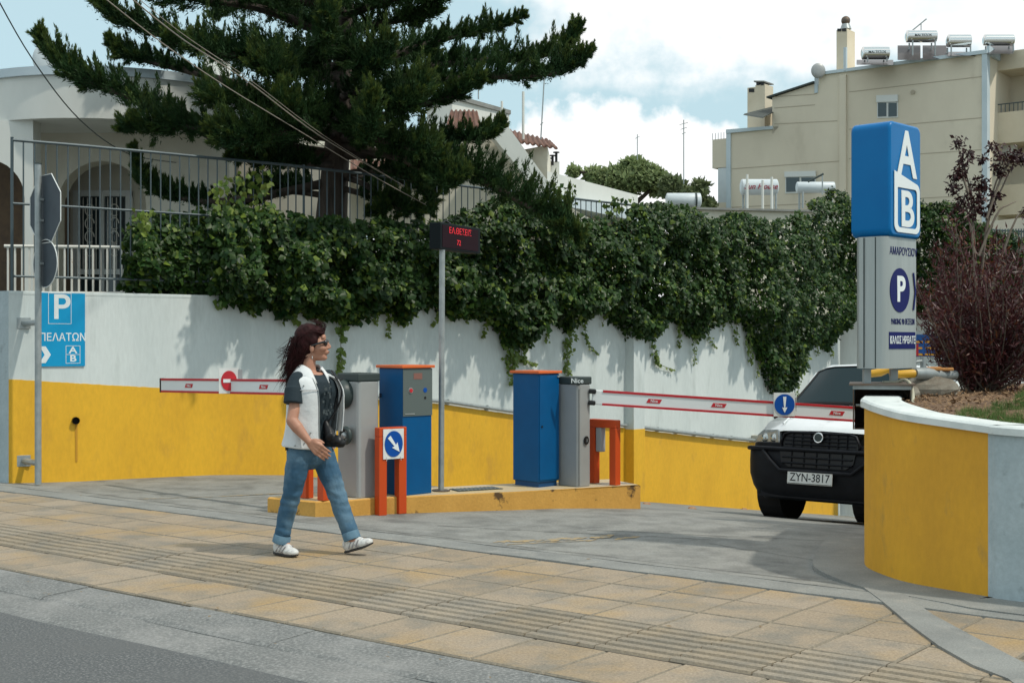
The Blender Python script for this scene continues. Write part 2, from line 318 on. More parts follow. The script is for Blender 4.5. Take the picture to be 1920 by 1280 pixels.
def text(name, s, size, m, c, r, up, parent, sx=1., bold=0., th=.002, align='CENTER', shear=0.):
    cu = bpy.data.curves.new('t', 'FONT'); cu.body = s; cu.size = 1; cu.offset = bold; cu.extrude = 0.5; cu.align_x = align; cu.align_y = 'CENTER'; cu.shear = shear
    ob = bpy.data.objects.new('t', cu); COL.objects.link(ob); bpy.context.view_layer.update()
    me = bpy.data.meshes.new_from_object(ob.evaluated_get(bpy.context.evaluated_depsgraph_get())); bpy.data.objects.remove(ob)
    r = Vector(r).normalized(); up = Vector(up).normalized(); n = r.cross(up); c = Vector(c)-WL[parent.name]
    M = Matrix(((r.x*size*sx, up.x*size, n.x*th, c.x), (r.y*size*sx, up.y*size, n.y*th, c.y), (r.z*size*sx, up.z*size, n.z*th, c.z), (0, 0, 0, 1)))
    me.transform(M); me.materials.clear(); me.materials.append(m); me.name = name
    return link(name, me, parent)
def npmesh(name, v, f, m, off=(0, 0, 0), tip=None):
    """triangles or quads from arrays"""
    me = bpy.data.meshes.new(name); v = np.asarray(v, np.float32)-np.asarray(off, np.float32); f = np.asarray(f, np.int32)
    me.vertices.add(len(v)); me.vertices.foreach_set('co', v.ravel()); k = f.shape[1]
    me.loops.add(f.size); me.loops.foreach_set('vertex_index', f.ravel()); me.polygons.add(len(f))
    me.polygons.foreach_set('loop_start', np.arange(0, f.size, k, dtype=np.int32))
    me.update(calc_edges=True); me.validate()
    if m: me.materials.append(m)
    if tip is not None:
        a = me.attributes.new('tip', 'FLOAT', 'POINT'); a.data.foreach_set('value', np.asarray(tip, np.float32))
    return me
def unit(a): return a/np.maximum(np.linalg.norm(a, axis=-1, keepdims=True), 1e-9)
def leaves(pos, nrm, along, ln, wd, fold=.25, tip=None):
    """folded diamond leaves: 4 verts, 2 tris"""
    nrm = unit(nrm); along = unit(along-nrm*np.sum(along*nrm, -1, keepdims=True)); side = np.cross(nrm, along)
    ln = ln[:, None]; wd = wd[:, None]
    a = pos; b = pos+along*ln*.42+side*wd*.5-nrm*wd*fold; c = pos+along*ln; d = pos+along*ln*.42-side*wd*.5-nrm*wd*fold
    v = np.stack([a, b, c, d], 1).reshape(-1, 3); n = len(pos); i = np.arange(n)[:, None]*4
    f = np.concatenate([i+np.array([[0, 1, 2]]), i+np.array([[0, 2, 3]])], 0)
    t = None if tip is None else np.repeat(tip, 4)
    return v, f, t

# ================================================================ THE GROUND
vs = [-300, -60, -20, 3.5, 9]+[9+.3*i for i in range(1, 8)]+[13, 16, 20, 26, 34, 60, 200, 900]
us = [-900, -100, -20, -13, -6, 0, 8, 60, 900]
struct(part('ground', MB().grid([[uv(u, v, gzv(v)-.09) for u in us] for v in vs]), conc_m))
struct(part('road', MB().grid([[uv(u, v, -.052+(.003*math.sin(u)) ) for u in range(-60, 41, 4)] for v in (-40, -8, 0, 2, 3, 4.2)]), asph_m))
struct(part('gutter', MB().grid([[uv(u*.5, v, z+.003*math.sin(u*1.7+v)) for u in range(-80, 40)] for v, z in ((3.95, -.060), (4.02, -.058), (4.12, -.056), (4.155, -.045), (4.25, -.036), (4.45, -.037))]), gutter_m))
# ragged lip of asphalt
pv = link('pavement', MB().grid([[uv(u, v, -.022) for u in (-60, 30)] for v in (4.76, 7.52)]).mesh('pavement', grout_m)); struct(pv)
kerb = link('kerb', MB().grid([[uv(u, v, z) for u in (-60, 30)] for v, z in ((4.43, -.06), (4.78, -.05))]).mesh('kerb', grout_m)); struct(kerb)
kmesh = []
for j in range(3):
    mb = MB(); L = .994
    mb.add([(-L/2, 0, -.07), (L/2, 0, -.07), (L/2, .33, -.07), (-L/2, .33, -.07), (-L/2, 0, -.036), (L/2, 0, -.036), (L/2, .03, -.022), (-L/2, .03, -.022), (L/2, .33, -.010), (-L/2, .33, -.010)],
           [(0, 3, 2, 1), (0, 1, 5, 4), (4, 5, 6, 7), (7, 6, 8, 9), (3, 9, 8, 2), (0, 4, 7, 9, 3), (1, 2, 8, 6, 5)])
    kmesh.append(mb.mesh('kerb_stone', gutter_m))
RU = math.atan2(U.y, U.x)
for i in range(17):
    o = link('kerb_stone', kmesh[i % 3], kerb, uv(-13.5+i*1.0, 4.435, random.uniform(-.003, .003))); o.rotation_euler = (random.uniform(-.008, .008), 0, RU)
def tilemesh(w, d, th=.03, b=.009, name='paving_stone', m=None):
    mb = MB(); x, y = w/2, d/2
    mb.add([(-x, -y, -th), (x, -y, -th), (x, y, -th), (-x, y, -th), (-x, -y, -b), (x, -y, -b), (x, y, -b), (-x, y, -b), (-x+b, -y+b, 0), (x-b, -y+b, 0), (x-b, y-b, 0), (-x+b, y-b, 0)],
           [(0, 1, 5, 4), (1, 2, 6, 5), (2, 3, 7, 6), (3, 0, 4, 7), (4, 5, 9, 8), (5, 6, 10, 9), (6, 7, 11, 10), (7, 4, 8, 11), (8, 9, 10, 11)])
    me = mb.mesh(name, m or pave_m); me.materials.append(mat('stone_edge_dirt', (.215, .185, .14), .85, spk=.3, spks=50))
    for p_ in me.polygons[:8]: p_.material_index = 1
    return me
TS = .43
near = tilemesh(TS-.007, .523); sq = tilemesh(TS-.007, TS-.008)
rib = MB(); x = TS/2-.004
rib.box((0, 0, -.018), (2*x, .592, .026))
for k in range(6):
    y = -.25+k*.1; b = .033
    rib.add([(-x, y-b, -.005), (x, y-b, -.005), (x, y+b, -.005), (-x, y+b, -.005), (-x, y-b+.007, .006), (x, y-b+.007, .006), (x, y+b-.007, .006), (-x, y+b-.007, .006)],
            [(0, 1, 5, 4), (2, 3, 7, 6), (1, 2, 6, 5), (3, 0, 4, 7), (4, 5, 6, 7)])
ribm = rib.mesh('ribbed_paving_stone', tact_m); ribm.materials.append(mat('groove_dark', (.15, .13, .10), .9))  # base plate between the ribs gets a darker tone
for p_ in ribm.polygons[:6]: p_.material_index = 1
def inview(p, m=90):
    if p.y < 3: return False
    px = 960+p.x/p.y*FPX; py = 640+(EYE-p.z)/p.y*FPX
    return -m < px < 1920+m and py < 1280+m
for i in range(-36, 3):
    u = i*TS+.03
    for nm, me, v, ofs in (('paving_stone', near, 5.037, .1), ('ribbed_paving_stone', ribm, 5.612, 0), ('paving_stone', sq, 6.14, 0), ('paving_stone', sq, 6.57, 0), ('paving_stone', sq, 7.0, 0)):
        p = uv(u+ofs, v, random.uniform(-.0025, .0025))
        if not inview(p): continue
        if nm == 'paving_stone' and (p.x > 3.0): continue
        o = link(nm, me, pv, p); o.rotation_euler = (random.uniform(-.004, .004), random.uniform(-.004, .004), RU+random.uniform(-.004, .004))
struct(part('pavement_edge_strip', MB().grid([[uv(-14+i*.4, v, z+.003*math.sin(i*2.1)) for i in range(44)] for v, z in ((7.225, -.02), (7.23, .004), (7.47, .006), (7.475, -.03))]), conc_m))
# driveway slab running down the ramp
rows = []
vv = [7.50, 7.505]+[7.8+.3*i for i in range(12)]+[12, 13, 14, 16, 18, 20, 24, 28, 34]
for v in vv:
    rows.append([uv(u, v, gzv(v)+(-.03 if v == 7.5 else .002)) for u in [-15+.5*i for i in range(34)]])
struct(part('driveway', MB().grid(rows), drive_m, smooth=60))
# cracks and joints across the drive
cr = MB()
for (px0, py0, px1, py1) in ((150, 921, 520, 968), (700, 992, 1570, 1093), (1640, 1005, 1100, 985), (300, 925, 480, 938), (820, 980, 1330, 1002), (1330, 1010, 1580, 1050)):
    a = P(px0, py0, EYE*FPX/(py0-640)); b = P(px1, py1, EYE*FPX/(py1-640)); n = 22
    pts = [a.lerp(b, i/n)+Vector((0, 1, 0))*(random.uniform(-.02, .02)) for i in range(n+1)]
    for i in range(n):
        t = .003+.004*random.random(); d = Vector((0, 1, 0)); p, q = pts[i], pts[i+1]
        zz = [gz(k.x, k.y)+.006 for k in (p, q)]
        cr.add([(p.x, p.y-t, zz[0]), (q.x, q.y-t, zz[1]), (q.x, q.y+t, zz[1]), (p.x, p.y+t, zz[0])], [(0, 1, 2, 3)])
part('crack', cr, mat('crack_dark', (.045, .045, .045), .95), bpy.data.objects['driveway'])
# faded yellow lines
ln = MB()
def gpt(px, py): Y = EYE*FPX/(py-640); return Vector(((px-960)*Y/FPX, Y, 0))
for (a, b, wdt, n) in (((250, 934), (525, 918), .045, 13), ((915, 1015), (1140, 997), .09, 10), ((950, 1018), (1120, 1004), .05, 7), ((1150, 1002), (1190, 998), .06, 3)):
    n *= 3; A, B = gpt(*a), gpt(*b); d = (B-A)/n
    for i in range(n):
        if random.random() < .22: continue
        p = A+d*i+Vector((0, random.uniform(-.5, .5)*wdt, 0)); q = A+d*(i+random.uniform(.8, 2.2)); t = 2*wdt*random.uniform(.5, 1)
        v4 = [(p.x, p.y-t*.5), (q.x, q.y-t*.6), (q.x+.05, q.y+t*.4), (p.x+.04, p.y+t*.5)]
        ln.add([(x_, y_, gz(x_, y_)+.0045+.0001*i) for x_, y_ in v4], [(0, 1, 2, 3)])
part('painted_line', ln, paint_m, bpy.data.objects['driveway'])
# rust-orange road studs at the foot of the ramp wall
sm = MB(); sm.add([(-.05, -.05, 0), (.05, -.05, 0), (.05, .05, 0), (-.05, .05, 0), (-.03, -.03, .022), (.03, -.03, .022), (.03, .03, .022), (-.03, .03, .022)], [(0, 1, 5, 4), (1, 2, 6, 5), (2, 3, 7, 6), (3, 0, 4, 7), (4, 5, 6, 7)])
studm = sm.mesh('road_stud', mat('stud_terracotta', (.34, .15, .075), .7, col2=(.4, .3, .18), scale=30, amt=.8))
for px, py, lab in ((1213, 944, 'worn terracotta road stud nearest the end of the island'), (1310, 944, 'worn terracotta road stud midway along the foot of the ramp wall'), (1298, 953, 'worn terracotta road stud of the nearer row, left one'), (1396, 952, 'worn terracotta road stud closest to the van wheel')):
    Y = 13.4+(px-1200)*.006; x = (px-960)*Y/FPX
    for _ in range(20):
        z = gz(x, Y); Y = (EYE-z)*FPX/(py-640); x = (px-960)*Y/FPX
    tag(link('road_stud', studm, None, (x, Y, gz(x, Y)+.003)), lab, 'road stud', 'terracotta road studs at the foot of the ramp wall')

# ================================================================ THE LONG WALL
WPX = [(16, 13.9), (160, 14.35), (305, 14.9), (530, 15.85), (680, 16.7), (830, 17.75), (1000, 19.0), (1188, 20.6), (1290, 21.7), (1405, 23.0), (1500, 25.0), (1575, 27.4)]
def WY(px): return float(np.interp(px, [a for a, b in WPX], [b for a, b in WPX]))
def WP(px, z=0., off=0.):
    """point on the front face of the long wall in the view column px, off metres in front of it"""
    Y = WY(px); p = Vector(((px-960)*Y/FPX, Y, z)); Y2 = WY(px+8); q = Vector(((px+8-960)*Y2/FPX, Y2, z)); t = (q-p).normalized()
    return p+Vector((t.y, -t.x, 0))*off
WT = 2.04
wall = thing('retaining_wall', 'long white garden wall with a yellow painted base running down beside the ramp', 'wall', (-5.36, 13.9, 0))
pxs = list(range(16, 1576, 26))+[1575]
fr = [WP(p) for p in pxs]; bk = [WP(p, 0, -.25) for p in pxs]
body = MB(); body.grid([[Vector((p.x, p.y, gz(p.x, p.y)-.3)) for p in fr], [Vector((p.x, p.y, WT-.035)) for p in fr], [Vector((p.x, p.y, WT-.035)) for p in bk], [Vector((p.x, p.y, -.5)) for p in bk]])
part('wall_body', body, white_wall, wall, smooth=30)
part('coping', MB().grid([[Vector((p.x, p.y, WT-.036)) for p in [WP(q, 0, .003) for q in pxs]], [Vector((p.x, p.y, WT-.012)) for p in [WP(q, 0, .003) for q in pxs]], [Vector((p.x, p.y, WT)) for p in [WP(q, 0, 0) for q in pxs]], [Vector((p.x, p.y, WT)) for p in bk]]), white_wall, wall)
def band_top(px): return float(np.interp(px, [16, 305, 530, 830, 1190, 1405, 1575], [1.11, .98, .90, .66, .13, -.26, -.7]))
pxf = list(np.arange(16, 1576, 5.))
def btw(q): return band_top(q)+.006*mnoise.noise(Vector((q*.09, 0, 0)))+.004*mnoise.noise(Vector((q*.4, 3, 0)))
part('yellow_band', MB().grid([[Vector((p.x, p.y, gz(p.x, p.y)-.2)) for p in [WP(q, 0, .004) for q in pxf]], [Vector((p.x, p.y, btw(q)-.01)) for q, p in [(q, WP(q, 0, .004)) for q in pxf]], [Vector((p.x, p.y, btw(q)-.008)) for q, p in [(q, WP(q, 0, -.01)) for q in pxf]]]), yellow_wall, wall, smooth=30)
# shallow pilaster at the bend
q0, q1 = WP(1172, 0, .0), WP(1192, 0, .0)
pil = MB(); a, b = WP(1174, 0, .16), WP(1193, 0, .16)
pil.prism([q0.to_2d(), a.to_2d(), b.to_2d(), q1.to_2d()], lambda p: -1.6, lambda p: WT-.06)
part('pilaster', pil, white_wall, wall)
a2, b2 = WP(1173.6, 0, .165), WP(1193.4, 0, .165)
part('pilaster_band', MB().prism([WP(1171.6).to_2d(), a2.to_2d(), b2.to_2d(), WP(1192.6).to_2d()], lambda p: -1.5, lambda p: .13), yellow_wall, wall)
# conduit and handrail along the edge of the paint
for (x0, x1, r, off, dz) in ((690, 1170, .022, .05, .03), (1196, 1420, .028, .06, .03)):
    cp = MB(); qs = np.linspace(x0, x1, 14)
    cp.tube([Vector((WP(q, 0, off).x, WP(q, 0, off).y, band_top(q)+dz)) for q in qs], r, 8)
    t = thing('wall_conduit', 'grey conduit along the paint line, '+('behind the ticket machines' if x0 < 800 else 'sloping down right of the pilaster'), 'pipe', WP(x0, band_top(x0), off), 'conduits clipped to the ramp wall')
    part('pipe', cp, galv_m, t, smooth=60)
    for q in qs[::2]:
        p = WP(q, band_top(q)+dz, off*.55); part('clip', MB().box(p, (.03, .05, .075)), galv_m, t)
jb = WP(1412, -.22, .07)
tag(base(part('junction_box', MB().box(jb, (.16, .12, .13), U), mat('box_grey', (.42, .40, .34), .6), bev=.01), jb), 'small pale junction box on the ramp wall just left of the van', 'junction box')
o_ = WP(141, 1.5-(788-640)*WY(141)/FPX, .0)
t = thing('drain_outlet', 'black round pipe outlet low in the yellow wall left of the barrier', 'pipe outlet', o_)
nn = Vector((.5, -.86, 0)); mb = MB(); mb.tube([o_-nn*.02, o_+nn*.05], .04, 14, False); part('rim', mb, black_m, t)
part('opening', MB().disc(o_+nn*.01, nn, Z, .038, .038, .002), mat('hole', (.004, .004, .004), .9), t)
st = MB(); 
for k, (hh, ww) in enumerate(((.16, .02), (.42, .045))): 
    c = WP(141+k*2, o_.z-.03-hh/2, .007+.002*k); st.box(c, (ww*.5, .0015, hh), (.86, .5, 0))
part('stain', st, mat('rust_stain', (.50, .25, .02), .7), t)

# street-side wall turning the corner at the left edge, and the far wall closing the ramp
sw = MB(); c0 = WP(16); d0 = -U
sw.prism([c0.to_2d(), (c0+d0*.001).to_2d(), (c0-U*12).to_2d(), (c0-U*12+V*.25).to_2d(), (c0+V*.25).to_2d()], -.3, WT)
tag(base(part('street_wall', sw, near_grey), c0-U*3), 'garden wall along the street at the far left edge, shadow painted in blue grey', 'wall')  # this wall's shadowed look is put into its blue grey colour
FWL = P(1560, 593, 27.6); FWR = Vector((14, 25.5, FWL.z))
fw = thing('far_ramp_wall', 'white wall closing the ramp behind the van with a blue exit banner', 'wall', (FWL.x, FWL.y, -2))
dd = (FWR-FWL).normalized(); nf = Vector((dd.y, -dd.x, 0))
m_ = MB(); m_.prism([FWL.to_2d(), FWR.to_2d(), (FWR-nf*.25).to_2d(), (FWL-nf*.25).to_2d()], -4.2, FWL.z); part('wall_body', m_, white_wall, fw)
def onfar(px, py, off=.0):
    # intersect view column with far wall plane
    k = (px-960)/FPX; t = (FWL.x-k*FWL.y)/(k*dd.y-dd.x); p = FWL+dd*t+nf*off; return Vector((p.x, p.y, EYE+(640-py)*p.y/FPX))
bn = thing('exit_banner', 'blue banner with amber exit lettering on the far ramp wall behind the bush', 'banner', onfar(1790, 668))
part('banner_sheet', MB().slab([onfar(1640, 668, .01), onfar(1905, 668, .01), onfar(1905, 627, .01), onfar(1640, 627, .01)], nf*.02), mat('banner_blue', (.008, .09, .34), .5), bn)
text('lettering', 'ΕΞΟΔΟΣ', .40, amber_m, onfar(1788, 655, .034), dd, Z, bn, bold=.012)
ar = MB(); a = onfar(1722, 655, .035); ar.slab([a+Z*.12, a-Z*.14, a-dd*.4-Z*.02], nf*.004); part('arrow', ar, signred, bn)
rl = thing('metal_railing', 'four dark horizontal rails above the far ramp wall behind the tall sign', 'railing', onfar(1590, 593))
for py in (491, 518, 545, 569):
    part('rail', MB().tube([onfar(1545, py, -.12), onfar(1980, py, -.12)], .03, 8), iron_m, rl, smooth=60)
for px in (1600, 1760, 1900): part('post', MB().tube([onfar(px, 600, -.12), onfar(px, 484, -.12)], .035, 8), iron_m, rl, smooth=60)

# the raised garden behind the wall
gp = [WP(q, 0, -.2) for q in pxs]; gtop = WT-.06
gpoly = [(p.x, p.y) for p in gp]
gm = MB(); ring = [Vector((x_, y_, gtop)) for x_, y_ in gpoly]+[Vector((FWR.x, FWR.y+.2, gtop))]
far = [Vector((-20+ (p.x+6)*3.2, 60, gtop)) for p in ring]; far2 = [Vector((p.x*40, 1500, gtop)) for p in ring]
gm.grid([ring, far, far2]); struct(part('garden_ground', gm, mat('garden_soil', (.12, .10, .06), .95, col2=(.07, .09, .035), scale=1.3, amt=1, bump=.6)))

# ---------------------------------------------------------------- iron fence on the wall
FT = 3.66
fe = thing('iron_fence', 'tall grey iron bar fence standing on top of the long white wall', 'fence', WP(27, WT, -.1))
s_pts = [WP(q, 0, -.1) for q in np.linspace(27, 1330, 260)]
cum = [0.]
for i in range(1, len(s_pts)): cum.append(cum[-1]+(s_pts[i]-s_pts[i-1]).length)
def along(s):
    return Vector([float(np.interp(s, cum, [p[k] for p in s_pts])) for k in range(3)])
for z in (FT, 2.98, 2.20):
    part('rail', MB().tube([along(s)+Z*z for s in np.linspace(0, cum[-1], 60)], .014 if z != FT else .018, 6), iron_m, fe)
barm = MB().tube([(0, 0, 2.20), (0, 0, FT)], .0085, 6).mesh('bar', iron_m); postm = MB().box((0, 0, (WT+FT)/2), (.026, .026, FT-WT+.06)).mesh('post', iron_m)
s = 0.; k = 0
while s < cum[-1]:
    p = along(s); o = link('post' if k % 30 == 0 else 'bar', postm if k % 30 == 0 else barm, fe, (p.x-WL[fe.name].x, p.y-WL[fe.name].y, -WL[fe.name].z)); s += .118; k += 1

# ================================================================ LEFT HOUSE
hs = thing('garden_house', 'cream house with arches and a curved white parapet behind the fence at left', 'house', (-6, 19, gtop))
arc = []; HCX = -6.05
for i in range(31):
    a = R(200)+R(128)*i/30; arc.append(Vector((HCX+3.0*math.cos(a), 22+4.1*math.sin(a), 0)))
zb, zt = 4.56, 5.27
mb = MB(); n_ = len(arc)
mb.grid([[p+Z*zb for p in arc], [p+Z*(zt-.12) for p in arc]]); 
inner = [Vector((HCX+(p.x-HCX)*.4, 22+(p.y-22)*.4, 0)) for p in arc]
mb.grid([[p+Z*zb for p in inner], [p+Z*zb for p in arc]]); mb.grid([[p+Z*(zt-.12) for p in arc], [p+Z*(zt-.12) for p in inner]])
part('curved_parapet', mb, housew, hs, smooth=30)
mb = MB(); o1 = [Vector((HCX+(p.x-HCX)*1.012, 22+(p.y-22)*1.012, 0)) for p in arc]; o2 = [Vector((HCX+(p.x-HCX)*.95, 22+(p.y-22)*.95, 0)) for p in arc]
mb.grid([[p+Z*(zt-.119) for p in o2], [p+Z*(zt-.119) for p in o1], [p+Z*zt for p in o1], [p+Z*zt for p in o2]]); part('parapet_cap', mb, trim_m, hs, smooth=30)
# arched front wall: polygon with two arch openings, built as columns of quads
def archwall(x0, x1, z0, z1, arches, Y, th, m, nm):
    xs = sorted(set([x0, x1]+[c+r*math.cos(math.pi*k/16) for c, r, sp in arches for k in range(17)]+[c-r for c, r, sp in arches]))
    mb = MB()
    for i in range(len(xs)-1):
        a, b = xs[i], xs[i+1]; mid = (a+b)/2; la = lb = z0
        for c, r, sp in arches:
            if abs(mid-c) < r:
                la = sp+math.sqrt(max(0, r*r-(a-c)**2)); lb = sp+math.sqrt(max(0, r*r-(b-c)**2))
        mb.slab([(a, Y, la), (b, Y, lb), (b, Y, z1), (a, Y, z1)], (0, th, 0))
    return part(nm, mb, m, hs)
Yw = 19.2; sx = Yw/FPX
def hx(px): return (px-960)*sx
def hz(py): return EYE+(640-py)*sx
k_ = 18.1/FPX; archwall(-1160*k_, -898*k_, gtop, zb, [(-988*k_, 74*k_, EYE+268*k_)], 18.1, .3, housew, 'front_wall')
archwall(hx(56), hx(430), gtop, zb+.02, [(hx(191), 83*sx, hz(385))], Yw, .35, house_m, 'porch_wall')
part('inner_wall', MB().box((hx(220), Yw+1.3, (gtop+zb)/2), (6.5, .2, zb-gtop)), house_m, hs)
part('left_inner_wall', MB().box((hx(-30), 19.6, (gtop+zb)/2), (2.2, .2, zb-gtop)), mat('brown_door_wood', (.13, .085, .05), .7, col2=(.09, .06, .04), scale=8, amt=1), hs)
wf = MB(); Yd = Yw+1.18; cX = lambda px: (px-960)*Yd/FPX; cZ = lambda py: EYE+(640-py)*Yd/FPX
dr = part('door', MB().box(((cX(150)+cX(240))/2, Yd, (cZ(365)+gtop)/2), (cX(240)-cX(150), .04, cZ(365)-gtop)), glass_m, hs)
for (a, b) in ((140, 152), (192, 198), (238, 250)): part('door_frame', MB().box(((cX(a)+cX(b))/2, Yd-.04, (cZ(360)+gtop)/2), (cX(b)-cX(a), .08, cZ(360)-gtop)), shut_m, dr)
for (a, b) in ((358, 369), (505, 515)): part('door_frame', MB().box((cX(195), Yd-.055, (cZ(a)+cZ(b))/2), (cX(250)-cX(140), .07, cZ(a)-cZ(b))), shut_m, dr)
gr = MB()
for j, pxx in enumerate((160, 168, 176, 184, 206, 214, 222, 230)): gr.box((cX(pxx), Yd-.1, (cZ(372)+cZ(505))/2), (.012, .012, cZ(372)-cZ(505)))
for cxp in (172, 218):
    for cyp in (395, 420, 445, 470):
        gr.tube([(cX(cxp)+.07*math.cos(2*math.pi*k/14)*(1 if k < 14 else 1), Yd-.1, cZ(cyp)+.09*math.sin(2*math.pi*k/14)) for k in range(13)], .009, 5)
part('scroll_grille', gr, whiteiron, dr)
part('house_body', MB().box((-6.3, 26.5, 3.6), (5.2, 9, 3.2)), house_m, hs)
part('rear_wing', MB().box((hx(395)-.2, 24.2, 3.5), (2.2, 5, 3.0)), house_m, hs)
# terrace slab + white railing
part('terrace', MB().box((hx(200), 17.4, gtop+.05), (6.5, 3, .1)), conc_m, hs)
wr = thing('white_railing', 'low white iron terrace railing with rusty top behind the fence at far left', 'railing', P(15, 545, 15.9))
for k in range(31):
    px = 15+k*13.3; Yr = 15.9+.0009*px; p = P(px, 545, Yr)
    part('baluster', MB().box((p.x, p.y, (2.0+2.66)/2), (.02, .02, .64)), whiteiron, wr)
part('top_rail', MB().tube([P(8, 545, 15.9)*1+Z*0+Vector((0, 0, 2.66-P(8, 545, 15.9).z)), Vector((P(425, 545, 16.3).x, 16.3, 2.66))], .022, 6), whiteiron, wr)
part('bottom_rail', MB().tube([Vector((P(8, 545, 15.9).x, 15.9, 2.1)), Vector((P(425, 545, 16.3).x, 16.3, 2.1))], .014, 6), whiteiron, wr)
dsh = P(85, 110, 22)
t = thing('satellite_dish', 'pale satellite dish on the roof of the arched house at left', 'satellite dish', dsh)
part('dish', MB().ell(dsh, (.22, .05, .26)), tankw, t, smooth=60); part('mast', MB().tube([dsh-Z*.8, dsh], .02), galv_m, t)
ch = P(408, 122, 26); t = thing('chimney', 'white box chimney behind the juniper on the left house roof', 'chimney', (ch.x, 26, 5)); part('stack', MB().box((ch.x, 26, ch.z-.5), (.42, .42, 1.6)), housew, t); part('cap', MB().box((ch.x, 26, ch.z+.34), (.54, .54, .08)), housew, t)

# ================================================================ MIDDLE HOUSE
mh = thing('tiled_house', 'white house with a slanting gable parapet and terracotta roof patches behind the juniper', 'house', P(900, 600, 31))
Ym = 31.
def mp_(px, py, Y=Ym): return P(px, py, Y)
part('gable_wall', MB().slab([mp_(560, 440), mp_(1160, 440), mp_(1040, 372), mp_(1004, 330), mp_(940, 255), mp_(560, 262)], (0, .4, 0)), house_m, mh)
sl = [mp_(926, 237, 30.2), mp_(948, 232, 30.2), mp_(1032, 352, 30.2), mp_(1027, 384, 30.2)]
part('slanting_parapet', MB().slab([mp_(916, 246, 30.0), mp_(948, 231, 30.0), mp_(1029, 342, 30.0), mp_(1027, 362, 30.0), mp_(1018, 372, 30.0)], (0, .9, 0)), housew, mh)
part('attic_block', MB().prism([mp_(800, 0, 33).to_2d(), mp_(848, 0, 31.4).to_2d(), mp_(955, 0, 33.5).to_2d(), mp_(900, 0, 36).to_2d()], 2, mp_(848, 186, 31.4).z), housew, mh)
part('attic_cap', MB().prism([mp_(797, 0, 33).to_2d(), mp_(848, 0, 31.25).to_2d(), mp_(958, 0, 33.5).to_2d(), mp_(902, 0, 36.2).to_2d()], mp_(848, 186, 31.4).z+.002, mp_(848, 178, 31.4).z), conc_m, mh)
def tileroof(a, b, c, d, parent, n=18, nm='roof_tiles'):
    """ribbed tile field: a,b lower edge, d,c upper edge"""
    a, b, c, d = map(Vector, (a, b, c, d)); rows = []; up = (b-a).cross(d-a).normalized()
    if up.z < 0: up = -up
    m = n*6
    for j in range(9):
        t = j/8; rows.append([(a.lerp(b, k/m)).lerp(d.lerp(c, k/m), t)+up*(.028*math.sin(2*math.pi*k/6)+.015*((j*1.0) % 2)) for k in range(m+1)])
    o = part(nm, MB().grid(rows), tile_m, parent, smooth=50); o['kind'] = 'stuff'; so = o.modifiers.new('s', 'SOLIDIFY'); so.thickness = .03; return o
tileroof(mp_(835, 240, 29.6), mp_(902, 240, 29.8), mp_(893, 207, 31), mp_(845, 207, 31), mh, 6)
tileroof(mp_(640, 316, 29.2), mp_(815, 320, 29.2), mp_(815, 302, 30.9), mp_(640, 298, 30.9), mh, 16)
part('turret_wall', MB().prism([mp_(955, 0, 34.5).to_2d(), mp_(1026, 0, 33.2).to_2d(), mp_(1035, 0, 37).to_2d(), mp_(965, 0, 38).to_2d()], 2, mp_(1026, 272, 33.2).z), house_m, mh)
tileroof(mp_(950, 262, 33.6), mp_(1045, 277, 32.8), mp_(1030, 262, 36), mp_(955, 243, 36), mh, 9, 'turret_tiles')
part('flat_roof_parapet', MB().prism([mp_(1026, 0, 30.5).to_2d(), mp_(1196, 0, 35.5).to_2d(), mp_(1180, 0, 38).to_2d(), mp_(1026, 0, 38).to_2d()], mp_(1026, 360, 30.5).z, mp_(1026, 321, 30.5).z), housew, mh)
part('roof_slab', MB().prism([mp_(1024, 0, 29.8).to_2d(), mp_(1235, 0, 36).to_2d(), mp_(1210, 0, 40).to_2d(), mp_(1024, 0, 39).to_2d()], mp_(1026, 374, 29.8).z-.05, mp_(1026, 357, 29.8).z), trim_m, mh)
part('lower_wall', MB().prism([mp_(1040, 0, 31.5).to_2d(), mp_(1200, 0, 36.5).to_2d(), mp_(1200, 0, 41).to_2d(), mp_(1040, 0, 41).to_2d()], 1.5, mp_(1026, 374, 29.8).z-.055), house_m, mh)
part('orange_door', MB().slab([mp_(1150, 440, 34.6), mp_(1190, 440, 35.8), mp_(1190, 392, 35.8), mp_(1150, 390, 34.6)], (0, .1, 0)), mat('orange_wood', (.55, .24, .07), .6), mh)
ck = thing('chimney', 'white chimney with three small black wind cowls right of the slanting gable', 'chimney', mp_(1038, 330, 36))
part('stack', MB().prism([mp_(1027, 0, 36).to_2d(), mp_(1049, 0, 36).to_2d(), mp_(1049, 0, 36.6).to_2d(), mp_(1027, 0, 36.6).to_2d()], 3, mp_(1038, 303, 36).z), housew, ck)
for (a, b) in ((1030, 298), (1036, 293), (1043, 287)):
    c = mp_(a, b, 35.9); part('cowl', MB().tube([c-Z*.25, c], .035).tube([c, c+Z*.03], .09), black_m, ck)
for nm, lab, px, y0, y1, Y, r in (('vent_pipe', 'straight white vent pipe above the small turret roof', 981, 262, 172, 34, .035), ('vent_pipe', 'short white pipe against the attic block', 941, 235, 190, 31.6, .03)):
    tag(base(part(nm, MB().tube([P(px, y0, Y), P(px, y1, Y)], r, 8), housew, smooth=60), P(px, y0, Y)), lab, 'pipe')
def aerial(px, y0, y1, Y, lab, arms=(), lean=0):
    t = thing('antenna', lab, 'antenna', P(px, y0, Y)); part('mast', MB().tube([P(px, y0, Y), P(px+lean, y1, Y)], .02, 6), galv_m, t)
    for (ay, w_) in arms:
        fx = px+lean*(y0-ay)/(y0-y1)
        part('boom', MB().tube([P(fx-w_, ay+2, Y), P(fx+w_, ay-2, Y)], .012, 5), galv_m, t)
    return t
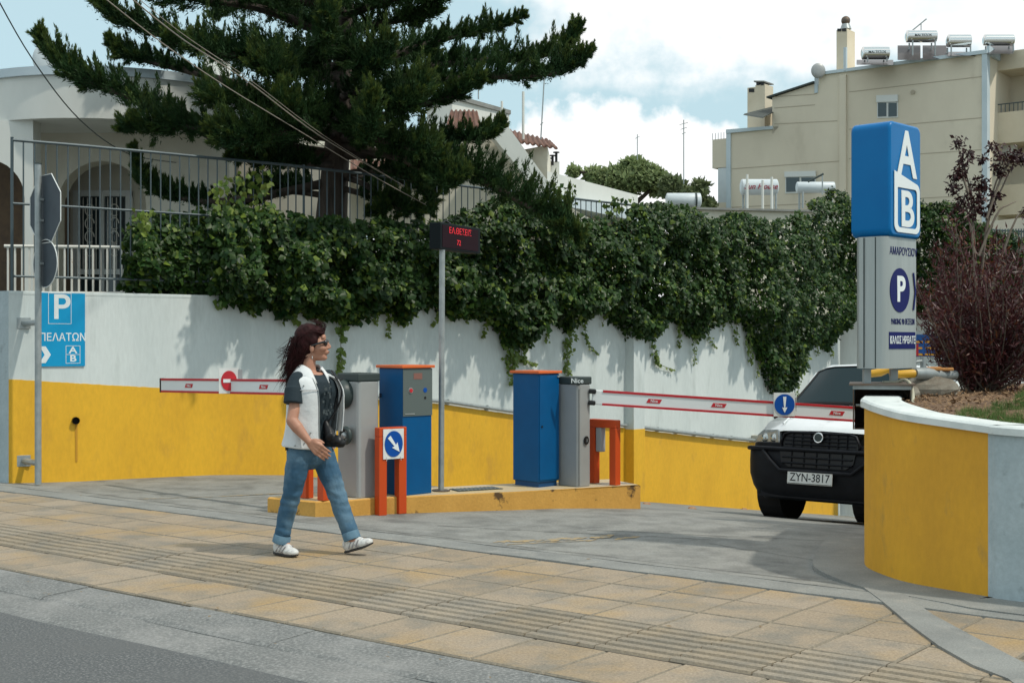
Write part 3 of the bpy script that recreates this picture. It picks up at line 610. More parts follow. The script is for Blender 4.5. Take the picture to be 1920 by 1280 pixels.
aerial(1014, 262, 120, 34, 'tall thin mast leaning above the turret roof', ((232, 3),), 8)
aerial(897, 186, 150, 33, 'thin mast on the attic block under the right juniper limb')
aerial(1195, 300, 252, 52, 'small thin aerial above the distant trees', ((258, 4),))
aerial(1282, 345, 225, 44, 'tall aerial with cross arms left of the apartment block', ((232, 8), (241, 6), (250, 4)))
aerial(438, 150, 85, 26, 'thin mast glimpsed through the juniper')

# ================================================================ APARTMENT BUILDING
ap = thing('apartment_building', 'large beige apartment block with balconies and pale blue trim at upper right', 'building', (18.1, 50, 0))
Yr = 50.; A0 = Vector((18.143, 50, 0)); fd = -U      # facade runs left/back from the near corner
def fac(px, py, off=0.):
    k = (px-960)/FPX; t = (k*A0.y-A0.x)/(fd.x-k*fd.y); p = A0+fd*t-V*off; return Vector((p.x, p.y, EYE+(640-py)*p.y/FPX))
def fz(px, py): return fac(px, py).z
topz = fz(1849, 99); px_l = 1370
pA = A0; pB = fac(1528, 0); pC = fac(1448, 0); pD = fac(1370, 0)
def quadp(a, b, dep): return [a.to_2d(), b.to_2d(), (b+V*dep).to_2d(), (a+V*dep).to_2d()]
z1, z2, z3 = topz, fz(1528, 160), fz(1440, 239)
part('facade', MB().prism(quadp(pB, pA, 14), -2, z1), apt_m, ap)
m_ = MB(); p1, p2 = fac(1448, 0), fac(1528, 0)
m_.add([(p1.x, p1.y, z3-.3), (p2.x-.001, p2.y, z3-.3), (p2.x, p2.y, fz(1528, 157)), (p1.x, p1.y, fz(1450, 183))]+[tuple(Vector(q)+V*9) for q in ((p1.x, p1.y, z3-.3), (p2.x-.001, p2.y, z3-.3), (p2.x, p2.y, fz(1528, 157)), (p1.x, p1.y, fz(1450, 183)))],
       [(0, 1, 2, 3), (4, 7, 6, 5), (0, 3, 7, 4), (1, 5, 6, 2), (3, 2, 6, 7), (0, 4, 5, 1)])
part('sloping_attic', m_, apt_m, ap)
part('attic_roof_edge', MB().slab([fac(1440, 184, .15), fac(1528, 155, .15), fac(1528, 152, .15), fac(1440, 181, .15)], V*9.5), dark_m, ap)
part('left_wing', MB().prism(quadp(pD, fac(1528, 0)+fd*.002, 13), -2, z3), apt_m, ap)
def trimq(x0, x1, ya, yb, off=.08, nm='trim', m=trim_m): return part(nm, MB().slab([fac(x0, ya[0], off), fac(x1, ya[1], off), fac(x1, yb[1], off), fac(x0, yb[0], off)], V*(off+.25)), m, ap)
trimq(1528, 1852, (142, 100), (136.5, 93), .1); trimq(1842, 1852, (480, 480), (100, 100), .07)
trimq(1363, 1450, (250, 242), (243, 236), .1); trimq(1363, 1371, (480, 480), (250, 250), .07)
trimq(1528, 1534, (175, 174), (140, 139), .05)
for ya, yb, x0, x1 in ((172, 143, 1592, 1842), (242, 220, 1592, 1842), (297, 280, 1592, 1842), (378, 365, 1592, 1842), (316, 301, 1372, 1580), (388, 378, 1372, 1580), (202, 196, 1452, 1528), (232, 226, 1452, 1570), (181, 176, 1452, 1528)):
    part('facade_joint', MB().slab([fac(x0, ya, .012), fac(x1, yb, .012), fac(x1, yb+1.2, .012), fac(x0, ya+1.2, .012)], V*.02), line_m, ap)
part('vertical_rib', MB().slab([fac(1576, 480, .12), fac(1588, 480, .12), fac(1588, 90+50, .12), fac(1576, 140, .12)], V*.2), apt_m, ap)
vp = fac(1586, 133, .05); part('vent_pipe', MB().tube([vp, Vector((vp.x, vp.y, fz(1586, 90)))], .08, 8), trim_m, ap)
part('vent_spot', MB().disc(fac(1712, 173, .03), -V, Z, .09, .09, .02, 12), line_m, ap)
def window(x0, x1, yt, yb, sh, div=1):
    wn = part('window', MB().slab([fac(x0, yb, .03), fac(x1, yb-1.5, .03), fac(x1, yt-1.5, .03), fac(x0, yt, .03)], V*.1), shut_m, ap)
    part('roller_shutter', MB().slab([fac(x0-.5, yt+sh, .09), fac(x1+.5, yt+sh-1.5, .09), fac(x1+.5, yt-2.5, .09), fac(x0-.5, yt-1, .09)], V*.08), shut_m, wn)
    n = div+1; w_ = (x1-x0)/n
    for k in range(n):
        a, b = x0+w_*k+2, x0+w_*(k+1)-2; part('pane', MB().slab([fac(a, yb-3, .05), fac(b, yb-4, .05), fac(b, yt+sh+1, .05), fac(a, yt+sh+1, .05)], V*.03), glass_m, wn)
window(1645, 1684, 180, 222, 12); window(1473, 1530, 323, 363, 9)
# near corner face and balcony wing
c1 = A0; c2 = A0+V*1.35; wing = c2+V*.001
part('corner_trim', MB().slab([c1+Z*fz(1849, 104)+U*.12, c2+Z*fz(1849, 104)+U*.12, c2+Z*topz+U*.12+Z*.25, c1+Z*topz+U*.12+Z*.25], -U*.1), trim_m, ap)
bw = 6.
def wz(py): return EYE+(640-py)*(c2.y)/FPX
part('wing_wall', MB().prism([(c2+V*1.6).to_2d(), (c2+V*1.6+U*bw).to_2d(), (c2+V*8+U*bw).to_2d(), (c2+V*8).to_2d()], -2, wz(98)), apt_m, ap)
part('wing_roof_fascia', MB().prism([c2.to_2d(), (c2+U*bw).to_2d(), (c2+U*bw+V*7.9).to_2d(), (c2+V*7.9).to_2d()], wz(133), wz(99)), aptc_m, ap)
for (pt, pb) in ((212, 270), (348, 404)):
    b_ = part('balcony', MB().prism([c2.to_2d(), (c2+U*bw).to_2d(), (c2+U*bw+V*.15).to_2d(), (c2+V*.15).to_2d()], wz(pb), wz(pt)).prism([(c2+V*.151).to_2d(), (c2+U*bw+V*.151).to_2d(), (c2+U*bw+V*1.6).to_2d(), (c2+V*1.6).to_2d()], wz(pb), wz(pb)+.2), aptc_m, ap)
    if pt == 212:
        for k in range(14):
            q = c2+U*(.12+.16*k)+V*.07; part('railing_bar', MB().box((q.x, q.y, (wz(212)+wz(196))/2), (.025, .025, wz(196)-wz(212))), iron_m, b_)
        part('railing_rail', MB().tube([c2+V*.07+Z*wz(196), c2+U*2.6+V*.07+Z*wz(196)], .025, 6), iron_m, b_)
for (x0, x1, yt, yb) in ((1884, 1900, 165, 218), (1884, 1897, 305, 350), (1912, 1926, 305, 350)):
    Yq = 52.5; part('balcony_door', MB().box(((x0+x1-1920)/2*Yq/FPX, Yq-.02, EYE+(640-(yt+yb)/2)*Yq/FPX), ((x1-x0)*Yq/FPX, .1, (yb-yt)*Yq/FPX), U), glass_m, ap)
    part('balcony_door_frame', MB().box(((x1*2+8-1920)/2*Yq/FPX, Yq-.02, EYE+(640-(yt+yb)/2)*Yq/FPX), (8*Yq/FPX, .12, (yb-yt+4)*Yq/FPX), U), shut_m, ap)
tag(base(part('air_conditioner', MB().box(P(1888, 281, 51.6), (.75, .35, .5), U), shut_m, bev=.03), P(1888, 281, 51.6)), 'white air conditioner under the upper balcony of the beige block', 'air conditioner')
# left-end balconies
e1 = pD; 
part('left_balcony', MB().prism([(e1).to_2d(), (e1-U*.9).to_2d(), (e1-U*.9+V*5).to_2d(), (e1+V*5).to_2d()], fz(1366, 313), fz(1366, 259)), apt_m, ap)
part('left_balcony', MB().prism([(e1).to_2d(), (e1-U*.85).to_2d(), (e1-U*.85+V*5).to_2d(), (e1+V*5).to_2d()], -2, fz(1366, 379)), apt_m, ap)
part('left_balcony_screen', MB().prism([(e1-U*.02).to_2d(), (e1-U*.62).to_2d(), (e1-U*.62+V*.1).to_2d(), (e1-U*.02+V*.1).to_2d()], fz(1366, 379), fz(1366, 314)), tankw, ap)
for k in range(7): q = e1-U*(.05+.14*k); part('railing_bar', MB().box((q.x, q.y, (fz(1366, 259)+fz(1366, 247))/2), (.02, .02, fz(1366, 247)-fz(1366, 259))), iron_m, ap)
aw = [e1-U*.55+Z*fz(1366, 315), e1-U*1.35+Z*fz(1366, 352)-V*.8, e1-U*1.1+Z*fz(1366, 360)-V*.8, e1-U*.4+Z*fz(1366, 360)]
part('awning', MB().slab(aw, V*2), mat('grey_canvas', (.22, .22, .21), .8), ap)
# pergola, chimneys, dish, tanks
part('pergola_roof', MB().slab([fac(1414, 203, -1.5), fac(1450, 196, -1.5), fac(1450, 222, 1.), fac(1414, 216, 1.)], V*.12+Z*.08), mat('dark_sheet', (.05, .06, .055), .6), ap)
part('pergola_post', MB().box(fac(1441, 228, -.5), (.12, .12, 1.1)), mat('brown_post', (.10, .05, .03), .7), ap)
c_ = thing('chimney', 'beige square double flued chimney on the lower left roof of the block', 'chimney', fac(1398, 243, -1))
def chim(t, x0, x1, y0, y1, off, m=aptc_m):
    a, b = fac(x0, 0, off), fac(x1, 0, off); part('stack', MB().prism([a.to_2d(), b.to_2d(), (b+V*.8).to_2d(), (a+V*.8).to_2d()], fac(x0, y0, off).z-.3, fac(x0, y1, off).z), m, t)
chim(c_, 1381, 1396, 243, 165, -1); chim(c_, 1396.05, 1414, 243, 160, -1)
for (x0, x1, y0, y1) in ((1384, 1394, 173, 166), (1398, 1404, 160, 154), (1406, 1412, 160, 154)): part('flue_opening', MB().slab([fac(x0, y0, -.98), fac(x1, y0, -.98), fac(x1, y1, -.98), fac(x0, y1, -.98)], V*.3), black_m, c_)
part('cap', MB().slab([fac(1395, 154, -.9), fac(1415, 154, -.9), fac(1415, 151.5, -.9), fac(1395, 151.5, -.9)], V*.9), conc_m, c_)
c_ = thing('chimney', 'tall slim beige chimney with a round grey ball cowl on the block roof', 'chimney', fac(1567, 130, -.6))
chim(c_, 1557, 1577, 130, 57, -.6); k = fac(1567, 50, -1); part('collar', MB().tube([k-Z*.12, k+Z*.1], [.24, .16], 12), galv_m, c_, smooth=50); part('ball_cowl', MB().ell(k+Z*.24, (.19, .19, .19)), rust_m, c_, smooth=60)
for x0 in (1559, 1568): part('flue_opening', MB().slab([fac(x0, 59, -.57), fac(x0+7, 59, -.57), fac(x0+7, 54, -.57), fac(x0, 54, -.57)], V*.2), black_m, c_)
k = fac(1540, 133, .3); t = thing('satellite_dish', 'grey satellite dish at the step in the beige block roof', 'satellite dish', k); part('dish', MB().ell(k, (.3, .08, .32)), cab_m, t, smooth=60); part('mast', MB().tube([k-Z*.6, k], .03), galv_m, t)
def tank(px0, px1, pyt, pyb, Yt, m, lab, legpx, legy, txt=None, tm=None, panel=None, ang=.0, shear=0, ts=.8):
    a = P(px0, (pyt+pyb)/2, Yt); b = P(px1, (pyt+pyb)/2, Yt+ang); r = (pyb-pyt)/2*Yt/FPX; d = (b-a).normalized()
    t = thing('solar_water_tank', lab, 'water tank', (a+b)/2-Z*(legy-(pyt+pyb)/2)*Yt/FPX, 'rooftop solar water tanks')
    part('tank', MB().tube([a-d*r*.12, a, a+d*.02, b-d*.02, b, b+d*r*.12], [r*.6, r*.93, r, r, r*.93, r*.6], 20), m, t, smooth=35)
    for px in legpx:
        q = a+d*((px-px0)/(px1-px0))*(b-a).length
        for dy in (-.22, .22): part('leg', MB().tube([Vector((q.x, q.y+dy, q.z-r*.9)), Vector((q.x, q.y+dy, EYE+(640-legy)*Yt/FPX))], .03, 6), galv_m, t)
    if txt: text('lettering', txt, r*ts, tm, (a+b)/2-Vector((0, r+.012, 0))-Z*r*.05, d, Z, t, bold=.01, shear=shear)
    if panel:
        x0, x1, y0, y1 = panel; part('panel', MB().slab([P(x0, y1, Yt-.6), P(x1, y1, Yt-.6), P(x1, y0, Yt+.5), P(x0, y0, Yt+.5)], (0, .08, .03)), panel_m, t)
    return t
tank(1617, 1666, 88, 112, 52, chrome_m, 'shiny steel tank on the block roof, leftmost of four', (1624, 1660), 118, 'MALTEZOS', dark_m, (1607, 1675, 113, 122), ts=.55)
tank(1700, 1755, 57, 80, 51.5, chrome_m, 'shiny steel tank on the block roof, highest of four, on tall legs', (1708, 1750), 110, 'MALTEZOS', dark_m, (1684, 1726, 86, 113), ts=.55)
part('panel', MB().slab([P(1731, 112, 51), P(1775, 110, 51), P(1775, 86, 52), P(1731, 86, 52)], (0, .08, .03)), panel_m, bpy.data.objects['solar_water_tank.001'])
tank(1777, 1819, 65, 89, 50.8, chrome_m, 'plain steel tank on the block roof, third from the left', (1780, 1816), 104, None, None, (1776, 1830, 98, 105))
tank(1845, 1900, 65, 86, 50.4, chrome_m, 'plain steel tank on the block roof, rightmost, with a dark collector', (1852, 1896), 100, None, None, (1852, 1900, 86, 101))
tank(1390, 1457, 336, 366, 36, tankw, 'white tank with red script lettering in front of the beige block', (1396, 1452), 394, 'Sun House', mat('red_script', (.28, .01, .03), .5), shear=.35, ts=.95)
tank(1494, 1564, 341, 362, 37, tankw, 'plain white tank beside the lettered one in front of the block', (1502, 1556), 392)
tank(1250, 1313, 362, 389, 34, tankw, 'white tank with a dark strap above the ivy left of the block', (1256, 1300), 400)
part('strap', MB().tube([P(1303, 375.5, 33.98), P(1306, 375.5, 33.98)], 14.2*34/FPX, 20), dark_m, bpy.data.objects['solar_water_tank.006'])
for px, y0, y1, lab in ((1401, 392, 327, 'tall white pipe in front of the lettered tank, left one'), (1430, 392, 338, 'white pipe in front of the lettered tank, middle one'), (1447, 392, 332, 'white pipe in front of the lettered tank, right one')):
    tag(base(part('vent_pipe', MB().tube([P(px, y0, 35.4), P(px, y1, 35.4)], .035, 8), housew, smooth=60), P(px, y0, 35.4)), lab, 'pipe', 'white pipes by the lettered tank')
t = aerial(1542, 365, 325, 35.8, 'dark mast with a slanting television aerial among the white tanks'); part('boom', MB().tube([P(1515, 341, 35.8), P(1544, 326, 35.8)], .03, 6), dark_m, t)
t = aerial(1727, 60, 45, 52.5, 'slanting television aerial on top of the highest steel tank'); part('boom', MB().tube([P(1710, 58, 52.5), P(1737, 36, 52.5)], .03, 6), galv_m, t)
rf = thing('low_roof', 'low cream roof parapet carrying white tanks in front of the beige block', 'building', P(1450, 420, 35))
part('parapet', MB().prism([P(1300, 0, 33).to_2d(), P(1640, 0, 34).to_2d(), P(1640, 0, 40).to_2d(), P(1300, 0, 40).to_2d()], 1.5, P(1450, 397, 33.5).z), house_m, rf)
part('parapet_cap', MB().prism([P(1298, 0, 32.9).to_2d(), P(1642, 0, 33.9).to_2d(), P(1642, 0, 40.1).to_2d(), P(1298, 0, 40.1).to_2d()], P(1450, 397, 33.5).z+.002, P(1450, 393, 33.5).z), conc_m, rf)
rf = thing('low_wall', 'low cream wall with a bar fence below the balconies at far right', 'wall', P(1860, 440, 38))
part('wall_body', MB().prism([P(1740, 0, 41).to_2d(), P(1990, 0, 36).to_2d(), P(1990, 0, 36.4).to_2d(), P(1740, 0, 41.4).to_2d()], 1.5, P(1860, 415, 38.5).z), house_m, rf)
for k in range(22):
    p = P(1850+k*5, 470, 37.2-.02*k); part('bar', MB().box((p.x, p.y, P(1, 450, 37).z), (.03, .03, 42*37/FPX)), iron_m, rf)
part('rail', MB().tube([P(1848, 430, 37.2), P(1960, 437, 36.8)], .03, 6), iron_m, rf)
part('wall_body', MB().slab([P(1850, 470, 37.4), P(1990, 480, 37.2), P(1990, 458, 37.2), P(1850, 448, 37.4)], (0, .2, 0)), mat('pink_wall', (.35, .2, .2), .8), rf)

# ================================================================ VEGETATION
def plant_tubes(mb, path, r0, r1, n=6):
    m = len(path); mb.tube(path, [r0+(r1-r0)*i/(m-1) for i in range(m)], n)
def bez(pts, n):
    pts = [np.array(p, float) for p in pts]; m = len(pts); out = []
    for i in range(n+1):
        t = i/n*(m-1); k = min(int(t), m-2); f = t-k
        p0 = pts[max(k-1, 0)]; p1 = pts[k]; p2 = pts[k+1]; p3 = pts[min(k+2, m-1)]
        out.append(.5*((2*p1)+(-p0+p2)*f+(2*p0-5*p1+4*p2-p3)*f*f+(-p0+3*p1-3*p2+p3)*f**3))
    return out
# --- juniper
YJ = 17.6
jt = thing('juniper_tree', 'big dark juniper with long upturned limbs spreading over the fence', 'tree', P(622, 560, YJ)*1)
trunk = [P(612, 585, YJ), P(618, 480, YJ), P(622, 400, YJ), P(630, 300, YJ), P(640, 180, YJ), P(645, 60, YJ+.1), P(655, -80, YJ), P(660, -230, YJ)]
tb = MB(); plant_tubes(tb, [Vector(p) for p in bez(trunk, 24)], .27, .06, 12)
LIMBS = [ # (points (px,py,dy)..., bushiness radius m, start fraction of foliage)
 ([(630,300,0),(470,290,-.4),(360,235,-.8),(250,185,-1.),(160,150,-1.1),(105,115,-1.1),(68,62,-1.1)], .21, .30),
 ([(640,215,0),(470,165,.2),(340,130,.3),(265,112,.3),(225,98,.2),(204,75,.2)], .13, .3),
 ([(640,130,0),(450,95,.3),(330,72,.3),(250,50,.3),(195,20,.3),(160,-30,.3)], .19, .2),
 ([(630,290,0),(480,265,-1.),(360,240,-1.2),(290,240,-1.3),(228,240,-1.3)], .22, .1),
 ([(625,340,0),(450,375,-.5),(345,372,-.7),(275,345,-.8),(247,280,-.8)], .14, .35),
 ([(645,80,0),(500,20,-.6),(380,0,-1),(290,-10,-1.1),(255,-45,-1.)], .24, .1),
 ([(640,150,0),(500,110,-1.3),(400,100,-1.7),(310,75,-1.9)], .22, .1),
 ([(635,230,0),(540,200,-1.5),(430,190,-2.),(380,180,-2.)], .24, .1),
 ([(630,260,0),(540,250,-1.8),(460,260,-2.2),(400,250,-2.3)], .24, .1),
 ([(630,310,0),(560,310,-1.),(500,300,-1.5),(430,300,-1.7)], .18, .2),
 ([(640,150,0),(750,100,.1),(840,72,.2),(910,58,.2),(985,30,.2)], .13, .15),
 ([(640,200,0),(780,135,-.2),(880,115,-.4),(980,112,-.5),(1055,92,-.5),(1088,48,-.5)], .15, .15),
 ([(640,215,0),(790,160,-.5),(900,145,-.8),(1000,142,-.9),(1070,128,-.9),(1106,98,-.9)], .17, .15),
 ([(640,240,0),(760,205,-.8),(850,180,-1.1),(905,150,-1.2)], .17, .1),
 ([(640,270,0),(770,265,-.7),(850,262,-.9),(905,255,-1.),(946,232,-1.)], .15, .15),
 ([(640,290,0),(770,290,-.8),(860,318,-1.1),(930,352,-1.2),(1000,392,-1.3),(1055,425,-1.4),(1090,455,-1.4)], .23, .1),
 ([(630,330,0),(720,320,-.6),(790,350,-.8),(810,400,-.8)], .15, .2),
 ([(640,260,0),(700,260,-1.2),(770,280,-1.8),(830,300,-1.9)], .24, .1),
 ([(640,180,0),(700,170,-1.4),(760,200,-2.),(800,150,-2.1)], .24, .1),
 ([(640,120,0),(660,110,-1.2),(700,130,-2.),(730,80,-2.2)], .24, .1),
 ([(640,80,0),(600,90,-1.4),(610,70,-2.2),(612,18,-2.4)], .22, .1),
 ([(640,60,0),(740,40,-.6),(800,30,-.8),(830,-10,-.9)], .22, .1),
 ([(645,30,0),(730,0,-1.),(800,-20,-1.4),(830,-60,-1.4)], .26, .1),
 ([(645,20,0),(560,0,-1.2),(460,-30,-1.6),(380,-60,-1.6)], .28, .1),
 ([(645,0,0),(640,-10,-1.5),(600,-30,-2.2),(560,-60,-2.3)], .28, .1),
 ([(650,-50,0),(760,-90,.4),(850,-130,.5)], .3, .1), ([(650,-70,0),(520,-120,.3),(420,-150,.4)], .3, .1),
 ([(650,-100,0),(680,-150,-1.2),(700,-210,-1.5)], .3, .1), ([(655,-180,0),(620,-240,-.4),(600,-290,-.5)], .28, .1), ([(655,-180,0),(700,-260,.2),(690,-330,.2)], .24, .0),
 ([(640,160,0),(560,130,1.2),(480,110,1.8),(400,110,2.)], .28, .1), ([(640,160,0),(720,120,1.2),(780,100,1.8),(820,110,2.)], .26, .1),
 ([(640,60,0),(560,30,1.2),(470,10,1.8),(400,30,2.)], .28, .1), ([(635,250,0),(560,240,.9),(480,240,1.4),(430,260,1.5)], .22, .15),
 ([(640,100,0),(570,120,-1.),(520,140,-2.2),(480,120,-2.4)], .25, .1), ([(640,200,0),(600,210,-1.2),(560,220,-2.1),(520,180,-2.4)], .25, .1),
 ([(640,240,0),(670,240,-1.2),(690,250,-2.2),(700,180,-2.5)], .22, .1), ([(640,330,0),(690,350,-.4),(720,390,-.6),(690,400,-.6)], .10, .4),
 ([(630,350,0),(700,370,-.3),(750,392,-.5),(790,400,-.5)], .17, .2), ([(625,350,0),(560,350,.4),(500,345,.6),(440,360,.7)], .17, .2), ([(630,320,0),(700,335,.8),(770,345,1.),(830,360,1.)], .17, .2),
 ([(630,370,0),(540,360,-.2),(470,380,-.4),(420,400,-.4)], .13, .3), ([(640,270,0),(760,300,-1.4),(830,340,-1.9),(870,330,-2.)], .18, .2),
]
FB = []  # branchlets: p, dir, len, tipness
rj = random.Random(5)
for pts, bush, f0 in LIMBS:
    W = bez([tuple(P(a, b, YJ+c)) for a, b, c in pts], 30); Lr = sum(np.linalg.norm(W[i+1]-W[i]) for i in range(30))
    plant_tubes(tb, [Vector(p) for p in W], .035+.012*Lr, .008, 6)
    nb = int(Lr/.020)
    for k in range(nb):
        t = f0+(1-f0)*k/nb; i = min(int(t*30), 29); fr_ = t*30-i; p = W[i]*(1-fr_)+W[i+1]*fr_; tan = unit(W[i+1]-W[i])
        taper = (1-max(0, (t-.72)/.28)**1.5*.72)*min(1, .55+(t-f0)*2.5)
        d = np.array([rj.gauss(0, .62), rj.gauss(0, .62), rj.gauss(.22, .55)])+tan*rj.uniform(.3, 1.2)
        if rj.random() < .28: d[2] = abs(d[2])+.9
        d = d/np.linalg.norm(d); L = bush*1.1*taper*rj.uniform(.6, 1.45)
        if rj.random() < .12: L *= 1.45; d = np.array([d[0]*.5, d[1]*.5, abs(d[2])+.5]); d /= np.linalg.norm(d)
        FB.append((p, d, L, t))
p0 = np.array([b[0] for b in FB]); d0 = np.array([b[1] for b in FB]); L0 = np.array([b[2] for b in FB]); t0 = np.array([b[3] for b in FB])
NS = 150; nb = len(FB)
idx = np.repeat(np.arange(nb), NS); tt = RNG.random(nb*NS)**.8
lift = np.zeros((len(idx), 3)); lift[:, 2] = (tt**2)*.30*L0[idx]          # tips curl up
spread = RNG.normal(0, 1, (len(idx), 3))*(.17*(1-tt)+.012)[:, None]*L0[idx][:, None]
pos = p0[idx]+d0[idx]*(tt*L0[idx])[:, None]+lift+spread
sd_ = unit(d0[idx]*.75+RNG.normal(0, .27, (len(idx), 3))+np.array([0, 0, .40])*tt[:, None])
sl_ = .060*(1-.2*tt)*RNG.uniform(.7, 1.5, len(idx)); side = unit(np.cross(sd_, RNG.normal(0, 1, (len(idx), 3)))); wd_ = .0068*RNG.uniform(.7, 1.5, len(idx))
v = np.stack([pos-side*wd_[:, None], pos+side*wd_[:, None], pos+sd_*sl_[:, None]], 1).reshape(-1, 3)
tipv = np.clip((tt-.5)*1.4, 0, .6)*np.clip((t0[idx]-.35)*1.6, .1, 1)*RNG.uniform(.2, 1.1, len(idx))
part('trunk', tb, bark_m, jt, smooth=60)
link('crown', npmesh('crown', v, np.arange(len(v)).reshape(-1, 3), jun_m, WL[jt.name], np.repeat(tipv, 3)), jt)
print('juniper shards', len(idx))

# --- ivy over wall and fence
topP = [(250,470),(262,415),(300,398),(360,395),(410,398),(440,396),(468,392),(485,388),(505,394),(530,400),(560,405),(600,408),(650,412),(700,408),(760,418),(800,420),(850,405),(900,385),(960,378),(1010,372),(1040,374),(1058,408),(1110,420),(1162,412),(1185,390),(1230,378),(1275,380),(1300,400),(1330,416),(1365,402),(1410,402),(1440,412),(1480,412),(1505,392),(1528,366),(1555,350),(1585,358),(1600,380),(1660,388),(1720,378),(1770,380),(1800,400),(1840,430),(1900,440)]
botP = [(250,535),(330,540),(405,548),(418,566),(440,562),(470,572),(500,566),(530,590),(560,578),(600,592),(655,600),(680,586),(710,576),(745,596),(775,578),(800,568),(850,592),(890,588),(915,600),(945,648),(985,640),(1000,588),(1040,600),(1060,612),(1080,592),(1130,585),(1155,605),(1180,640),(1215,640),(1232,600),(1260,590),(1285,625),(1305,636),(1330,606),(1365,600),(1390,606),(1408,640),(1425,690),(1440,738),(1470,735),(1490,690),(1508,655),(1530,640),(1550,652),(1572,615),(1600,592),(1900,592)]
def ivyY(px):
    if px <= 1545: return WY(px)
    return float(np.interp(px, [1545, 1600, 1950], [WY(1545), 27.0, 25.6]))
iv = thing('climbing_ivy', 'thick dark ivy swallowing the iron fence and spilling over the white wall', 'ivy', WP(900, WT, 0))
NL = 150000
px = RNG.uniform(250, 1900, NL*2); yt = np.interp(px, *zip(*topP)); yb = np.interp(px, *zip(*botP))
nzv = np.array([mnoise.noise(Vector((a*.035, 0, 3.3)))*12+mnoise.noise(Vector((a*.11, 7, 0)))*9 for a in px]); yt = yt+nzv; yb = yb+nzv*.7
dens = (yb-yt)/260.; keep = RNG.random(len(px)) < dens*(np.array([ivyY(a) for a in px])/27)**.6; px = px[keep][:NL]; yt = yt[keep][:NL]; yb = yb[keep][:NL]
h = RNG.random(len(px)); py = yt+(yb-yt)*h
Yb = np.array([ivyY(a) for a in px]); behind = px < 405+RNG.uniform(-22, 22, len(px))
bul = np.array([mnoise.noise(Vector((a*.020, b*.013, 0)))*.75+mnoise.noise(Vector((a*.07, b*.035, 5)))*.55+mnoise.noise(Vector((a*.16, b*.10, 8)))*.25 for a, b in zip(px, py)])
edge = np.minimum(1, np.minimum((py-yt)/40, (yb-py)/30)); edge = np.clip(edge, 0.05, 1)
dep = (.12+.62*np.clip(bul+.35, 0, 1.1))*edge+RNG.normal(0, .05, len(px))+.03
dep = np.where(behind, -.45+dep*.7, dep); dep = np.where(RNG.random(len(px)) < .22, dep*.4, dep)
gap = np.array([mnoise.noise(Vector((a*.06, b*.07, 9))) for a, b in zip(px, py)])
ok = ~((gap > .16) & (py < yt+38)) & ~((gap > .27) & (RNG.random(len(px)) < .85))
px, py, dep, Yb = px[ok], py[ok], dep[ok], Yb[ok]
nr = np.array([.55, -.83, 0.]); base_p = np.stack([(px-960)*Yb/FPX, Yb, EYE+(640-py)*Yb/FPX], 1)
pos = base_p+nr*dep[:, None]
pos[:, 2] += RNG.normal(0, .02, len(px))
nrm = nr+RNG.normal(0, .5, (len(px), 3))+np.array([0, 0, .45]); al = np.array([0, 0, -1.])+RNG.normal(0, .6, (len(px), 3))
ln_ = .038+.085*RNG.random(len(px))**1.6; tipv = np.where(RNG.random(len(px)) < .12, RNG.uniform(.25, .9, len(px)), RNG.uniform(0, .15, len(px)))
v, f, tp = leaves(pos, nrm, al, ln_, ln_*.85, .22, tipv)
link('foliage', npmesh('foliage', v, f, ivy_m, WL[iv.name], tp), iv)
print('ivy leaves', len(px))
# woody stems seen in the gaps
sb = MB()
for k in range(70):
    x = rj.uniform(280, 1580); y0 = float(np.interp(x, *zip(*botP)))-5; y1 = float(np.interp(x, *zip(*topP)))+15
    pts = []
    for i in range(6):
        t = i/5; xx = x+rj.uniform(-14, 14); Y = ivyY(xx); q = P(xx, y0+(y1-y0)*t, Y)+Vector(nr)*(.05+.1*rj.random() if x > 405 else -.3); pts.append(q)
    sb.tube(pts, .009, 4)
part('stems', sb, bark_m, iv)['kind'] = 'stuff'
# hanging runners
def runner(pts, nleaf, width, sz, idx_):
    W = bez([tuple(Vector((WP(a, 0, d).x, WP(a, 0, d).y, EYE+(640-b)*WY(a)/FPX))) for a, b, d in pts], 20)
    nleaf = int(nleaf*1.6); t = RNG.random(nleaf); i = np.minimum((t*20).astype(int), 19); Wn = np.array(W); p = Wn[i]+(Wn[i+1]-Wn[i])*(t*20-i)[:, None]
    wd = width*(1-.7*t); p = p+RNG.normal(0, 1, (nleaf, 3))*wd[:, None]*np.array([1, .6, .5])
    nrm = nr+RNG.normal(0, .35, (nleaf, 3))+np.array([0, 0, .3]); al = np.array([0, 0, -1.])+RNG.normal(0, .5, (nleaf, 3)); l = sz*RNG.uniform(.6, 1.2, nleaf)*(1-.45*t)
    v, f, tp = leaves(p, nrm, al, l, l*.85, .15, np.clip(RNG.uniform(0, .3, nleaf)+t*.4, 0, 1))
    o = link('hanging_runner', npmesh('hanging_runner', v, f, vine_m, WL[iv.name], tp), iv)
    sb = MB(); sb.tube([Vector(q) for q in W], .004, 4); part('stem', sb, twig_m, o); o['kind'] = 'stuff'
runner([(955, 620, .15), (950, 660, .08), (956, 690, .06), (955, 718, .06)], 95, .075, .10, 0)
runner([(975, 610, .15), (972, 650, .08), (975, 672, .06), (1003, 682, .05)], 75, .06, .09, 1)
runner([(1060, 590, .15), (1062, 630, .08), (1058, 665, .06), (1060, 703, .06)], 85, .06, .09, 2)
runner([(1092, 580, .12), (1092, 620, .06), (1100, 645, .05), (1118, 662, .04)], 40, .035, .08, 3)
runner([(1222, 600, .15), (1222, 650, .06), (1230, 680, .05), (1258, 692, .04)], 60, .035, .09, 4)
runner([(1318, 600, .12), (1322, 630, .06), (1340, 650, .04)], 26, .03, .08, 5)
runner([(1398, 610, .12), (1400, 650, .06), (1405, 680, .04)], 50, .05, .09, 6)
